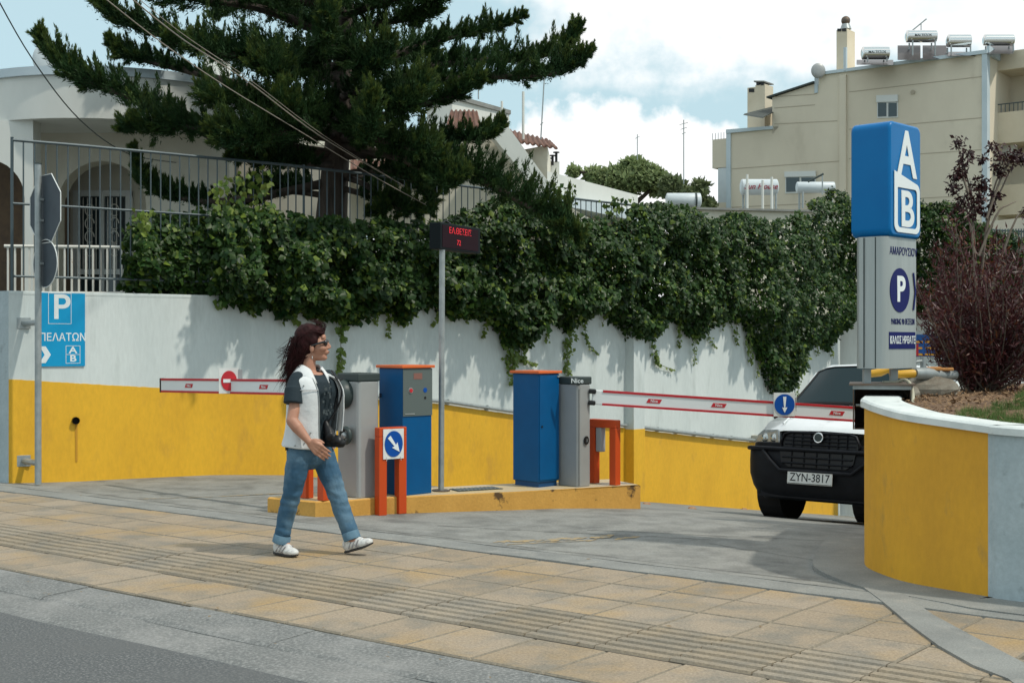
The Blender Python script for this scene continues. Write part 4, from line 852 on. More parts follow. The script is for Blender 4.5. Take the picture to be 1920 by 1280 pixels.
runner([(1370, 595, .12), (1375, 630, .06), (1380, 645, .04)], 30, .03, .08, 7)
runner([(545, 570, .12), (547, 590, .06), (560, 612, .05)], 34, .03, .09, 8)
runner([(628, 590, .15), (630, 630, .1), (632, 680, .08), (628, 705, .06)], 60, .03, .10, 9)
runner([(412, 560, .1), (410, 570, .06), (406, 576, .04)], 18, .03, .08, 10)
runner([(750, 590, .12), (752, 600, .06), (758, 604, .04)], 30, .05, .09, 11)
rr5 = random.Random(21)
for x in (465, 590, 690, 720, 812, 868, 905, 1020, 1130, 1262, 1292, 1350, 1418, 1490, 1520, 1545):
    y0 = float(np.interp(x, *zip(*botP)))-22; ln3 = rr5.uniform(35, 80); dx = rr5.uniform(-6, 14)
    runner([(x, y0, .2), (x+dx*.3, y0+ln3*.5, .1), (x+dx, y0+ln3, .05)], int(ln3*.55), .04, .085, 0)
# creeper shoots standing above the fence line
for (x, y0, y1, n_, sp) in ((405, 400, 335, 36, 7), (440, 395, 325, 44, 8), (485, 400, 320, 60, 8), (262, 440, 395, 40, 8), (1048, 385, 345, 60, 7), (1150, 410, 372, 60, 10)):
    px = x+RNG.normal(0, sp, n_); py = RNG.uniform(y1, y0, n_); Yb = np.array([ivyY(a) for a in px])
    pos = np.stack([(px-960)*Yb/FPX, Yb, EYE+(640-py)*Yb/FPX], 1)+nr*RNG.uniform(-.1, .3, n_)[:, None]
    l = RNG.uniform(.06, .11, n_); v, f, tp = leaves(pos, nr+RNG.normal(0, .5, (n_, 3)), np.array([0, 0, -1.])+RNG.normal(0, .6, (n_, 3)), l, l*.8, .2, RNG.uniform(0, .8, n_))
    link('shoot', npmesh('shoot', v, f, vine_m if x < 500 else ivy_m, WL[iv.name], tp), iv)['kind'] = 'stuff'

# --- far trees
def fartree(blobs, Y, n, lab, m, ls=.28):
    t = thing('leafy_tree', lab, 'tree', P(blobs[0][0], 430, Y), 'trees beyond the houses'); pos = []
    tot = sum(r*r for _, _, r in blobs)
    for (bx, by, r) in blobs:
        k = int(n*r*r/tot); d = unit(RNG.normal(0, 1, (k, 3)))*(RNG.random((k, 1))**.35)*r*Y/FPX*np.array([1.1, 1., .85])
        nzz = np.array([mnoise.noise(Vector(q)*1.1) for q in d]); d = d*(1+.45*nzz[:, None]); d = d[nzz > -.28]
        pos.append(d+np.array(P(bx, by, Y)))
    pos = np.concatenate(pos); k = len(pos)
    l = RNG.uniform(.6, 1.3, k)*ls; v, f, tp = leaves(pos, RNG.normal(0, 1, (k, 3))+np.array([.2, -.3, .7]), RNG.normal(0, 1, (k, 3)), l, l*.6)
    link('crown', npmesh('crown', v, f, m, WL[t.name]), t); tbm = MB()
    b0 = P(blobs[0][0], 470, Y); tbm.tube([b0-Z*2, P(blobs[0][0]+2, 400, Y)], [.4, .3])
    for (bx, by, r) in blobs: plant_tubes(tbm, [Vector(q) for q in bez([tuple(P(blobs[0][0]+2, 400, Y)), tuple(P((bx+blobs[0][0])/2, by+r, Y)), tuple(P(bx, by, Y))], 5)], .18, .04, 5)
    part('trunk', tbm, bark_m, t)
fartree([(1170, 335, 34), (1150, 340, 30), (1210, 330, 30), (1185, 315, 24), (1235, 345, 26), (1110, 330, 18), (1075, 322, 11)], 60, 11000, 'round light green tree far behind the flat roof', far_m)
fartree([(1270, 365, 24), (1255, 350, 22), (1295, 370, 22), (1310, 350, 14), (1325, 385, 14), (1300, 390, 22)], 56, 7000, 'darker olive tree just left of the apartment block', leafmat('far_olive_leaves', (.13, .17, .08), (.19, .23, .11), .7, tr=.3))

# ================================================================ FOREGROUND PLANTER
outl = [(7.5, 3.9), (5.2, 5.70), (3.9, 6.72), (2.92, 7.47), (2.78, 7.63), (2.62, 7.83), (2.45, 8.07), (2.37, 8.34), (2.345, 8.65), (2.43, 9.0), (2.56, 9.4), (2.73, 9.85), (2.96, 10.4), (3.34, 11.05), (3.87, 11.85), (5.0, 13.5), (8.0, 17.4)]
ol = [Vector((a, b, 0)) for a, b in [tuple(q) for q in bez([(a, b) for a, b in outl], 96)]]
def offs(pl, d):
    o = []
    for i, p in enumerate(pl):
        t = (pl[min(i+1, len(pl)-1)]-pl[max(i-1, 0)]).normalized(); o.append(p+Vector((t.y, -t.x, 0))*d)
    return o
inn = offs(ol, .22); outw = offs(ol, -.025); inn2 = offs(ol, .24); ap_o = offs(ol, -.34)
def cbz(p): return float(np.interp(p.y, [5.5, 7.6, 8.6], [.86, .965, 1.062]))
CTH = .052
pw = thing('planter_wall', 'low curved wall in the right foreground, yellow then blue grey, with white coping', 'wall', (2.5, 8.3, 0))
isplit = min(range(len(ol)), key=lambda i: abs(960+ol[i].x/ol[i].y*FPX-1851) if ol[i].y < 8.2 else 9e9)
def gzz(p): return gz(p.x, p.y)-.15
def strip(pl, lo, hi): return MB().grid([[Vector((p.x, p.y, lo(p) if callable(lo) else lo)) for p in pl], [Vector((p.x, p.y, cbz(p))) for p in pl]])
part('grey_section', strip(ol[:isplit+1], -.2, 0), near_grey, pw, smooth=40)
part('yellow_section', strip(ol[isplit:], gzz, 0), near_yellow, pw, smooth=40)
part('inner_face', strip(inn, -.1, 0), conc_m, pw, smooth=40)
mc = MB(); mc.grid([[p+Z*(cbz(q)+e) for p, q in zip(L__, ol)] for L__, e in ((inn2, 0), (outw, 0), (outw, CTH-.012), (offs(ol, -.01), CTH), (offs(ol, .22), CTH), (inn2, CTH-.012), (inn2, 0))])
part('coping', mc, coping_m, pw, smooth=35)
# smooth apron of concrete at the foot
ic = [i for i, p in enumerate(ol) if p.y < 9.9]
apm = MB(); apm.grid([[Vector((ol[i].x, ol[i].y, .013)) for i in ic], [Vector((ap_o[i].x, ap_o[i].y, .011)) for i in ic], [Vector((ap_o[i].x, ap_o[i].y, -.02)) for i in ic]]); struct(part('wall_apron', apm, conc_m, smooth=30))
bd = MB(); Lq = [(1612, 1098), (1655, 1130), (1705, 1172), (1760, 1213), (1825, 1250), (1890, 1275), (1960, 1330)]; Rq = [(1690, 1108), (1712, 1128), (1750, 1155), (1800, 1182), (1862, 1215), (1925, 1248), (2010, 1290)]
bd.grid([[gpt(*q)+Z*-.02 for q in Lq], [gpt(*q)+Z*.0105 for q in Lq], [gpt(*q)+Z*.0105 for q in Rq], [gpt(*q)-Z*.02 for q in Rq]]); struct(part('concrete_band', bd, conc_m))
# tiles right of the band
mb_t = 0
for i in range(-4, 9):
    for v_ in (4.9, 5.33, 5.76, 6.19, 6.62, 7.05):
        p = uv(i*TS-2.2+.2, v_, random.uniform(-.002, .002))
        if p.x > 2.75 and inview(p): o = link('paving_stone', sq, pv, p); o.rotation_euler = (0, 0, RU)
# planted bed
bed = MB(); m = len(inn); rows = []
for f_ in (0, .1, .3, .6, 1):
    rows.append([Vector((p.x+(9-p.x)*f_*(1 if True else 0), p.y+(9.5-p.y)*f_, cbz(p)+.015+(.10+.17*min(1,max(0,(9.5-p.y)/4)))*f_+.03*mnoise.noise(Vector((p.x*3+f_*9, p.y*3, 0))))) for p in inn])
struct(part('planting_bed', bed.grid(rows), soil_m, smooth=60))
def bedz(x, y):
    best = min(inn, key=lambda p: (p.x-x)**2+(p.y-y)**2); return cbz(best)+.015+(.10+.17*min(1, max(0, (9.5-best.y)/4)))*min(1, math.hypot(best.x-x, best.y-y)/max(.5, math.hypot(9-best.x, 9.5-best.y)))
# chips
nchip = 5200; v_ = []
cx = RNG.uniform(2.6, 5.6, nchip); cyy = RNG.uniform(7.4, 11.6, nchip)
inside = np.array([(x > 2.9 or y > 8) for x, y in zip(cx, cyy)])
def inbed(x, y):
    # inside the inner outline
    c = False; n = len(inn); pts_ = inn+[Vector((9, 17, 0)), Vector((9, 4, 0))]; j = len(pts_)-1
    for i in range(len(pts_)):
        if ((pts_[i].y > y) != (pts_[j].y > y)) and (x < (pts_[j].x-pts_[i].x)*(y-pts_[i].y)/(pts_[j].y-pts_[i].y)+pts_[i].x): c = not c
        j = i
    return c
okc = np.array([inbed(a, b) for a, b in zip(cx, cyy)]); cx, cyy = cx[okc], cyy[okc]
zc = np.array([bedz(a, b) for a, b in zip(cx, cyy)])+.012
pos = np.stack([cx, cyy, zc+RNG.uniform(0, .012, len(cx))], 1); l = RNG.uniform(.02, .055, len(cx))
v, f, tp = leaves(pos, np.array([0, 0, 1.])+RNG.normal(0, .4, (len(cx), 3)), RNG.normal(0, 1, (len(cx), 3)), l, l*.4)
o = link('wood_chips', npmesh('wood_chips', v, f, leafmat('chip', (.16, .09, .045), (.28, .18, .10), 40, .9, tr=.02)), None); o['kind'] = 'stuff'; tag(o, 'brown wood chip mulch spread in the raised planter', 'mulch')
# grass
ng = 14000; gx = RNG.uniform(2.75, 6.0, ng); gy = RNG.uniform(5.0, 11.0, ng)
def ingr(x, y):
    px_ = 960+x/y*FPX; z = bedz(x, y); py_ = 640+(EYE-z)/y*FPX
    return inbed(x, y) and (py_ > 742+(1920-px_)*.36+6*math.sin(px_*.11)+5*math.sin(px_*.031))
okc = np.array([ingr(a, b) for a, b in zip(gx, gy)]); gx, gy = gx[okc], gy[okc]
zc = np.array([bedz(a, b) for a, b in zip(gx, gy)]); pos = np.stack([gx, gy, zc], 1); k = len(gx)
rep = 14; pos = np.repeat(pos, rep, 0)+RNG.normal(0, .012, (k*rep, 3))*np.array([1, 1, 0]); k = len(pos)
al = np.array([0, 0, 1.])+RNG.normal(0, .35, (k, 3)); sd2 = unit(np.cross(al, RNG.normal(0, 1, (k, 3)))); hh = RNG.uniform(.03, .075, k)
v = np.stack([pos-sd2*.0022, pos+sd2*.0022, pos+unit(al)*hh[:, None]], 1).reshape(-1, 3)
o = link('grass', npmesh('grass', v, np.arange(len(v)).reshape(-1, 3), grass_m), None); o['kind'] = 'stuff'; tag(o, 'short green grass at the right edge of the raised planter', 'grass')
print('grass', k)
# brown bush
def spray_plant(rootp, stems, m, lm, name, lab, cat, leafn, ll, lw, seed, upness=.6, tipr=.12):
    t = thing(name, lab, cat, rootp); rr = np.random.default_rng(seed); sbm = MB(); P_, D_ = [], []
    for (pts, r0) in stems:
        W = bez(pts, 10); plant_tubes(sbm, [Vector(q) for q in W], r0, .0025, 5)
        Wn = np.array(W); n = leafn; tq = .22+.78*rr.random(n)**.8; i = np.minimum((tq*10).astype(int), 9); p = Wn[i]+(Wn[i+1]-Wn[i])*(tq*10-i)[:, None]; tn = unit(Wn[i+1]-Wn[i])
        p = p+rr.normal(0, .045, (n, 3)); P_.append(p); D_.append(unit(tn*upness+rr.normal(0, .5, (n, 3))+np.array([0, 0, .35])))
    pos = np.concatenate(P_); dr_ = np.concatenate(D_); k = len(pos); l = ll*rr.uniform(.6, 1.3, k)
    v, f, tp = leaves(pos, rr.normal(0, 1, (k, 3)), dr_, l, l*lw, .1, np.where(rr.random(k) < tipr, rr.uniform(.3, 1, k), 0))
    part('stems', sbm, twig_m, t, smooth=60); link('foliage', npmesh('foliage', v, f, lm, WL[t.name], tp), t); return t
rb = random.Random(3); root = P(1835, 742, 10.6); root.z = bedz(root.x, root.y)
st_ = []
for k in range(125):
    a = rb.uniform(-1.5, 1.5); tx = 1838+a*(64 if a < 0 else 100)+rb.gauss(0, 20); ty = 440+abs(a)**1.7*62+rb.uniform(-20, 240*(1-.4*abs(a)/1.5))-(rb.random() < .25)*rb.uniform(0, 60)
    dy = rb.uniform(-.5, .6); tp = P(tx, ty, 10.6+dy); md = Vector(root).lerp(tp, .45)+Vector((0, 0, -.03+.1*rb.random()))+Vector((rb.uniform(-.08, .08)+a*.05, dy*.2, 0))
    st_.append(([tuple(root+Vector((rb.uniform(-.08, .08)+a*.05, rb.uniform(-.08, .08), 0))), tuple(md), tuple(tp)], .008))
spray_plant(root, st_, twig_m, bush_m, 'brown_shrub', 'dense reddish brown shrub with narrow leaves in the raised planter', 'shrub', 135, .066, .20, 4)
r2 = root+Vector((-.05, .15, 0)); pl_ = []
for (pp) in ([(1835, 640), (1825, 420), (1815, 340), (1800, 290), (1795, 258)], [(1830, 640), (1850, 420), (1868, 340), (1885, 300), (1860, 270)], [(1830, 640), (1850, 430), (1880, 350), (1905, 300), (1930, 282)], [(1830, 500), (1815, 400), (1795, 365), (1785, 360)], [(1830, 500), (1822, 420), (1840, 380), (1850, 350)], [(1835, 480), (1870, 400), (1890, 385), (1905, 378)], [(1815, 360), (1805, 320), (1825, 290)], [(1850, 410), (1885, 315), (1910, 300), (1925, 320)],
            [(1840, 600), (1900, 420), (1925, 400), (1950, 390)]):
    pl_.append(([tuple(P(a, b, 10.75+.05*i)) for i, (a, b) in enumerate(pp)], .011))
def plum():
    t = thing('young_plum_tree', 'slender young tree with dark purple leaves rising above the brown shrub', 'tree', r2); rr = np.random.default_rng(9); sbm = MB()
    sbm.tube([r2, Vector(pl_[0][0][0])], .014, 6)
    for pts, r0 in pl_: plant_tubes(sbm, [Vector(q) for q in bez(pts, 10)], r0, .003, 6)
    part('trunk', sbm, twig_m, t, smooth=60)
    cl_ = [(1797, 268, 11), (1815, 290, 13), (1805, 310, 10), (1790, 350, 14), (1800, 325, 9), (1830, 345, 17), (1815, 375, 20), (1800, 385, 13), (1845, 350, 12), (1838, 372, 14), (1862, 275, 10), (1875, 295, 15), (1865, 315, 7), (1893, 300, 14), (1880, 320, 10), (1905, 290, 12), (1920, 300, 10), (1850, 400, 9), (1868, 365, 8), (1820, 405, 9), (1925, 395, 10), (1790, 330, 8), (1843, 298, 7), (1860, 385, 7), (1835, 390, 9)]
    pos = np.concatenate([np.array(P(a, b, 10.8))+rr.normal(0, .5, (int(r*5.5), 3))*r*10.8/FPX*np.array([1, 1.2, 1]) for a, b, r in cl_]); k = len(pos)
    l = rr.uniform(.025, .06, k); v, f, tp = leaves(pos, rr.normal(0, 1, (k, 3))+np.array([.2, -.5, .5]), rr.normal(0, .7, (k, 3))+np.array([0, 0, -.5]), l, l*.5)
    link('crown', npmesh('crown', v, f, plum_m, WL[t.name]), t)
plum()
# low wiry scrub behind
st_ = []
for k in range(30):
    a = P(rb.uniform(1860, 1960), 722, 12.4); a.z = bedz(a.x, a.y); tp = a+Vector((rb.uniform(-.5, .5), rb.uniform(-.3, .3), rb.uniform(.15, .45))); st_.append(([tuple(a), tuple(a.lerp(tp, .5)+Vector((0, 0, .05))), tuple(tp)], .006))
spray_plant(P(1900, 722, 12.4), st_, twig_m, bush_m, 'brown_shrub', 'low wiry brown scrub at the right edge behind the big shrub', 'shrub', 60, .05, .2, 8)

# ================================================================ METAL BOX, PIPES, TALL SIGN
YB = 9.25
bx = thing('steel_box', 'open weathered steel box under the tall sign at the nose of the curved wall', 'steel box', P(1640, 805, YB))
BA = Vector((.966, -.259, 0)); BD = Vector((.259, .966, 0)); B0 = P(1599, 0, 9.32); B0.z = 0; BW = .40; zt_, zb_ = P(0, 722, 9.3).z, P(0, 805, 9.3).z; zm_ = (zt_+zb_)/2; bh_ = zt_-zb_
part('side_plate', MB().box(B0+BA*.004+BD*.22+Z*zm_, (.008, .44, bh_), BA, BD), rust_m, bx)
part('side_plate', MB().box(B0+BA*(BW-.004)+BD*.22+Z*(zm_+.03), (.008, .44, bh_-.06), BA, BD), rust_m, bx)
part('back_plate', MB().box(B0+BA*BW*.5+BD*.445+Z*zm_, (BW-.02, .008, bh_), BA, BD), inner_m, bx)
part('bottom_plate', MB().box(B0+BA*BW*.5+BD*.22+Z*(zb_+.004), (BW-.02, .43, .008), BA, BD), inner_m, bx)
part('top_plate', MB().box(B0+BA*BW*.5+BD*.20+Z*(zt_+.006), (BW+.05, .52, .012), BA, BD), rust_m, bx)
part('lip', MB().box(B0+BA*BW*.5-BD*.006+Z*(zt_-.016), (BW, .01, .026), BA, BD), galv_m, bx)
part('strut', MB().tube([B0+BA*.02+BD*.05+Z*(zb_+.17), B0+BA*.2+BD*.05+Z*(zb_+.17)], .01), galv_m, bx)
SD = Vector((.69, .724, 0)); SN = Vector((.724, -.69, 0)); CO = P(1667, 640, 9.25); CO.z = 0   # near vertical corner of the sign
def zat(py): return EYE+(640-py)*9.25/FPX
sg = thing('tall_parking_sign', 'tall pylon sign with a blue A B light box on a silver parking panel', 'sign', CO+Z*zat(716))
def rr_box(c0, sdir, ndir, wd, th, z0, z1, rad, name, m, bev=None):
    """box with rounded corners in the face plane: wd along sdir, thickness along -ndir"""
    pts = []
    for (cx_, cz_, a0) in ((wd-rad, z1-rad, 0), (rad, z1-rad, 90), (rad, z0+rad, 180), (wd-rad, z0+rad, 270)):
        for k in range(7): a = R(a0+15*k); pts.append(c0+sdir*(cx_+rad*math.cos(a))+Z*(cz_+rad*math.sin(a)))
    o = part(name, MB().slab(pts, -ndir*th), m, sg, bev=bev); return o
th_, wd_f = .27, .475
lb = rr_box(CO+SN*.02-SD*.025, SD, SN, wd_f, th_+.04, zat(443), zat(226), .06, 'light_box', abblue_m, .018); smoothed(lb.data, 50)
fc = CO+SN*.024-SD*.025
text('letter', 'A', .46, signwhite, fc+SD*.245+Z*(zat(289)), SD, Z, sg, sx=.92, bold=.02, th=.004)
ring_ = MB()
def rrect(cx_, cz_, w_, h_, r_, cut=None):
    o = []
    for (sx_, sz_, a0) in ((1, 1, 0), (-1, 1, 90), (-1, -1, 180), (1, -1, 270)):
        rad_ = r_ if not (sx_ == -1 and sz_ == 1) else .004
        for k in range(6): a = R(a0+18*k); o.append((cx_+sx_*(w_/2-rad_)+rad_*math.cos(a), cz_+sz_*(h_/2-rad_)+rad_*math.sin(a)))
    return o
cz_ = (zat(340)+zat(432))/2; oo = rrect(.245, cz_, .385, zat(338)-zat(434), .06); ii = rrect(.248, cz_-.004, .295, zat(350)-zat(428)-.01, .035)
oo = [(a, b+(.075*max(0, 1-(a-.05)/.12) if b > cz_ and a < .17 else 0)) for a, b in oo]
n_ = len(oo); vs_ = [fc+SD*a+Z*b for a, b in oo]+[fc+SD*a+Z*b for a, b in ii]+[fc+SD*a+Z*b+SN*.004 for a, b in oo]+[fc+SD*a+Z*b+SN*.004 for a, b in ii]
ring_.add(vs_, [(2*n_+i, 2*n_+(i+1) % n_, 3*n_+(i+1) % n_, 3*n_+i) for i in range(n_)]+[(i, (i+1) % n_, 2*n_+(i+1) % n_, 2*n_+i) for i in range(n_)]+[(n_+i, 3*n_+i, 3*n_+(i+1) % n_, n_+(i+1) % n_) for i in range(n_)])
part('letter_frame', ring_, signwhite, sg)
text('letter', 'B', .36, signwhite, fc+SD*.25+Z*(zat(392)), SD, Z, sg, sx=1.05, bold=.02, th=.004)
# silver panel
pc = CO-SD*.0; 
m_ = MB()
prof = [(-.0, 0.), (.43, 0.), (.43, -.24), (.0, -.24), (-.035, -.20), (-.035, -.04)]
m_.prism([(pc+SD*a+SN*b-SD*.02).to_2d() for a, b in prof], zat(691), zat(443)); pn = part('panel', m_, mat('brushed_silver', (.40, .43, .42), .38, .35, col2=(.33, .36, .35), scale=2, amt=.7, stretch=(6, 6, .4)), sg, smooth=50)
for d_ in (-.075, -.165): part('seam', MB().box(pc-SD*.057+SN*d_+Z*(zat(691)+zat(443))/2, (.006, .006, zat(443)-zat(691)-.01), SD, SN), dark_m, sg)
tcn_ = pc-SD*.02+SN*.002
TO = tcn_+SD*.215
text('lettering', 'ΑΜΑΡΟΥΣΙΟΥ', .078, navy_m, TO+Z*zat(470)+SD*.02, SD, Z, sg, sx=.80, bold=.004)
part('parking_disc', MB().disc(TO-SD*.04+Z*zat(543), SN, Z, .148, .158, .003, 40), navy_m, sg)
text('letter', 'P', .25, signwhite, TO-SD*.03+Z*zat(543)+SN*.004, SD, Z, sg, sx=1., bold=.03, th=.003)
hk = MB(); a0_ = TO+SD*.155+SN*.002; hk.slab([a0_+Z*zat(508), a0_+SD*.02+Z*zat(508), a0_+SD*.05+Z*zat(544), a0_+SD*.03+Z*zat(544)], SN*.003); hk.slab([a0_+Z*zat(580), a0_+SD*.02+Z*zat(580), a0_+SD*.05+Z*zat(544.2), a0_+SD*.03+Z*zat(544.2)], SN*.003)
part('chevron', hk, navy_m, sg)
text('lettering', 'PARKING 90 ΘΕΣΕΩΝ', .058, navy_m, TO+Z*zat(603)+SD*.01, SD, Z, sg, sx=.62, bold=.004)
part('welcome_panel', MB().slab([TO-SD*.2+Z*zat(654), TO+SD*.195+Z*zat(654), TO+SD*.195+Z*zat(622), TO-SD*.2+Z*zat(622)], SN*.003), navy_m, sg)
text('lettering', 'ΚΑΛΩΣ ΗΡΘΑΤΕ', .075, signwhite, TO+Z*zat(638)+SN*.004, SD, Z, sg, sx=.66, bold=.006)
for a, b in ((.03, -.19), (.30, -.12)): q = pc+SD*a+SN*b; part('leg', MB().box((q.x, q.y, (zat(691)+zt_)/2), (.05, .05, zat(691)-zt_-.014)), galv_m, sg)
# pipes
pp = thing('gas_pipework', 'yellow and grey gas pipes with valves behind the tall sign foot', 'pipes', P(1690, 712, 10.2))
part('pipe', MB().tube([P(1620, 702, 10.0), P(1650, 698, 10.0), P(1668, 690, 10.0), P(1672, 702, 10.0), P(1714, 700, 10.05)], [.028, .032, .036, .03, .034], 10), pipe_y, pp, smooth=60)
part('steel_pipe', MB().tube([P(1714, 700, 10.05), P(1735, 700, 10.1), P(1762, 703, 10.2), P(1790, 703, 10.3)], [.045, .05, .04, .038], 12), galv_m, pp, smooth=60)
part('standpipe', MB().tube([P(1714, 700, 10.05), P(1714, 674, 10.05)], .018, 8).tube([P(1731, 700, 10.1), P(1731, 668, 10.1)], .024, 8).tube([P(1714, 679, 10.05), P(1731, 676, 10.1)], .012, 8), galv_m, pp, smooth=60)
part('valve', MB().box(P(1750, 691, 10.15), (.12, .05, .03)).box(P(1775, 692, 10.2), (.1, .05, .025)), mat('amber_valve', (.5, .22, .06), .5), pp, bev=.008)
for j, (pts, r, m__, lab) in enumerate((([P(1655, 717, 9.5), P(1680, 716, 9.5), P(1697, 712, 9.45), P(1708, 722, 9.35), P(1712, 742, 9.2), P(1711, 765, 9.0)], .012, cable_m, 'cream flexible conduit looping from the sign foot down over the coping'),
                                      ([P(1810, 738, 10.4), P(1785, 748, 10.1), P(1758, 753, 9.7), P(1747, 762, 9.4), P(1746, 778, 9.15)], .02, dark_m, 'dark hose curving over the wood chips behind the coping'))):
    tag(base(part('conduit' if j == 0 else 'hose', MB().tube([Vector(q) for q in bez([tuple(p) for p in pts], 20)], r, 8), m__, smooth=60), pts[0]), lab, 'conduit' if j == 0 else 'hose')
def rock(c, r, seed, sq_=(1, 1, 1)):
    mb = MB(); mb.ell(c, r, 12, 8); rr = random.Random(seed); c = Vector(c)
    mb.v = [tuple(c+(Vector(q)-c)*(1+.28*mnoise.noise(Vector(q)*7+Vector((seed, 0, 0))))) for q in mb.v]; return mb
tag(base(part('broken_concrete', rock(P(1745, 728, 10.2), (.22, .25, .10), 1), rubble), P(1745, 745, 10.2)), 'broken concrete footing beside the pipes, larger lump', 'concrete lump', 'broken concrete under the pipes')
tag(base(part('broken_concrete', rock(P(1700, 745, 9.7), (.10, .14, .10), 4), rubble), P(1700, 760, 9.7)), 'smaller broken concrete lump just inside the coping nose', 'concrete lump', 'broken concrete under the pipes')

# ================================================================ TRAFFIC ISLAND AND MACHINES
IZ = .12
isl = [(-2.17, 11.60), (-1.70, 11.29), (-1.42, 11.40), (-1.18, 11.58), (-.77, 11.74), (0, 12.02), (1.24, 12.62), (1.0, 13.15), (-.3, 12.60), (-1.1, 12.2), (-1.85, 11.95)]
i1 = MB(); n_ = len(isl); gcx = sum(a for a, b in isl)/n_; gcy = sum(b for a, b in isl)/n_
low = [Vector((a, b, gz(a, b)-.06)) for a, b in isl]; hi = [Vector((a, b, IZ-.012)) for a, b in isl]; hi2 = [Vector((a+(gcx-a)*.01, b+(gcy-b)*.03, IZ)) for a, b in isl]
i1.grid([low+[low[0]], hi+[hi[0]], hi2+[hi2[0]]]); io = struct(part('traffic_island', i1, island_y)); it = MB(); it.add([p for p in hi2], [tuple(range(n_))]); part('island_top', it, island_top, io)
gt = P(893, 917, 0)
Yg = (EYE-IZ)*FPX/(917-640); gc = Vector(((893-960)*Yg/FPX, Yg, IZ+.004)); t = thing('drain_grate', 'dark metal grate set in the top of the traffic island', 'drain grate', gc)
idr = Vector((.888, .46, 0)); ipr = Vector((-.46, .888, 0))
part('frame', MB().box(gc, (.46, .2, .006), idr, ipr), dark_m, t)
for k in range(11): part('slat', MB().box(gc+idr*(-.2+.04*k)+Z*.005, (.014, .17, .006), idr, ipr), galv_m, t)
FD = Vector((.72, .694, 0)); FN = Vector((.694, -.72, 0))   # machine faces: FD runs right/back, left face runs along -FN
def corner(px, py, z=IZ): Y = (EYE-z)*FPX/(py-640); return Vector(((px-960)*Y/FPX, Y, z))
def machine(px, py, wr, wl, h, lab, grp, control):
    c = corner(px, py); t = thing('ticket_machine', lab, 'ticket machine', c, grp)
    def q(a, b, z): return c+FD*a-FN*b+Z*z
    part('body', MB().prism([q(0, 0, 0).to_2d(), q(wr, 0, 0).to_2d(), q(wr, wl, 0).to_2d(), q(0, wl, 0).to_2d()], c.z+(.0 if control else .05), c.z+h), blue_m, t, bev=.006)
    if not control: part('plinth', MB().prism([q(.015, .015, 0).to_2d(), q(wr-.015, .015, 0).to_2d(), q(wr-.015, wl-.015, 0).to_2d(), q(.015, wl-.015, 0).to_2d()], c.z, c.z+.052), mat('dark_blue_plinth', (.006, .06, .17), .5), t)
    e = .022; part('lid', MB().prism([q(-e, -e, 0).to_2d(), q(wr+e, -e, 0).to_2d(), q(wr+e, wl+e, 0).to_2d(), q(-e, wl+e, 0).to_2d()], c.z+h+.001, c.z+h+.026), lid_m, t, bev=.004)
    if control:
        part('control_panel', MB().slab([q(.0, -.004, h-.43), q(wr, -.004, h-.43), q(wr, -.004, h-.005), q(.0, -.004, h-.005)], FN*.004), mat('grey_panel', (.10, .125, .12), .5), t)
        part('red_button', MB().disc(q(.085, -.008, h-.20), FN, Z, .018, .018, .012, 14), signred, t); part('button_ring', MB().disc(q(.085, -.006, h-.20), FN, Z, .028, .028, .006, 18), galv_m, t)
        part('speaker_ring', MB().disc(q(.255, -.006, h-.20), FN, Z, .022, .022, .005, 16), signblue_m, t); part('lock', MB().disc(q(.255, -.006, h-.27), FN, Z, .012, .012, .005, 12), black_m, t)
        part('sticker', MB().slab([q(.12, -.009, h-.1), q(.22, -.009, h-.1), q(.22, -.009, h-.045), q(.12, -.009, h-.045)], FN*.001), mat('faded_sticker', (.22, .10, .08), .6), t)
        part('ticket_slot', MB().slab([q(.02, -.009, h-.415), q(.13, -.009, h-.415), q(.13, -.009, h-.405), q(.02, -.009, h-.405)], FN*.003), galv_m, t)
        for zz in (.24, .26): part('hinge', MB().box(q(-.004, wl-.03, h-zz*1.0), (.012, .03, .014), FN, FD), black_m, t)
    else:
        part('door', MB().slab([q(.008, -.002, .07), q(wr-.008, -.002, .07), q(wr-.008, -.002, h-.01), q(.008, -.002, h-.01)], FN*.006), blue_m, t)
        part('lock', MB().disc(q(.035, -.009, h-.50), FN, Z, .010, .010, .006, 12), black_m, t); part('hinge', MB().box(q(wr-.02, -.01, h-.03), (.03, .02, .014), FD, -FN), galv_m, t)
    return t
machine(755, 929.5, .34, .34, 1.14, 'blue ticket machine with grey control panel left of the display pole', 'blue ticket machines on the island', True)
machine(1010, 914, .275, .35, 1.075, 'plain blue machine with orange lid right of the display pole', 'blue ticket machines on the island', False)
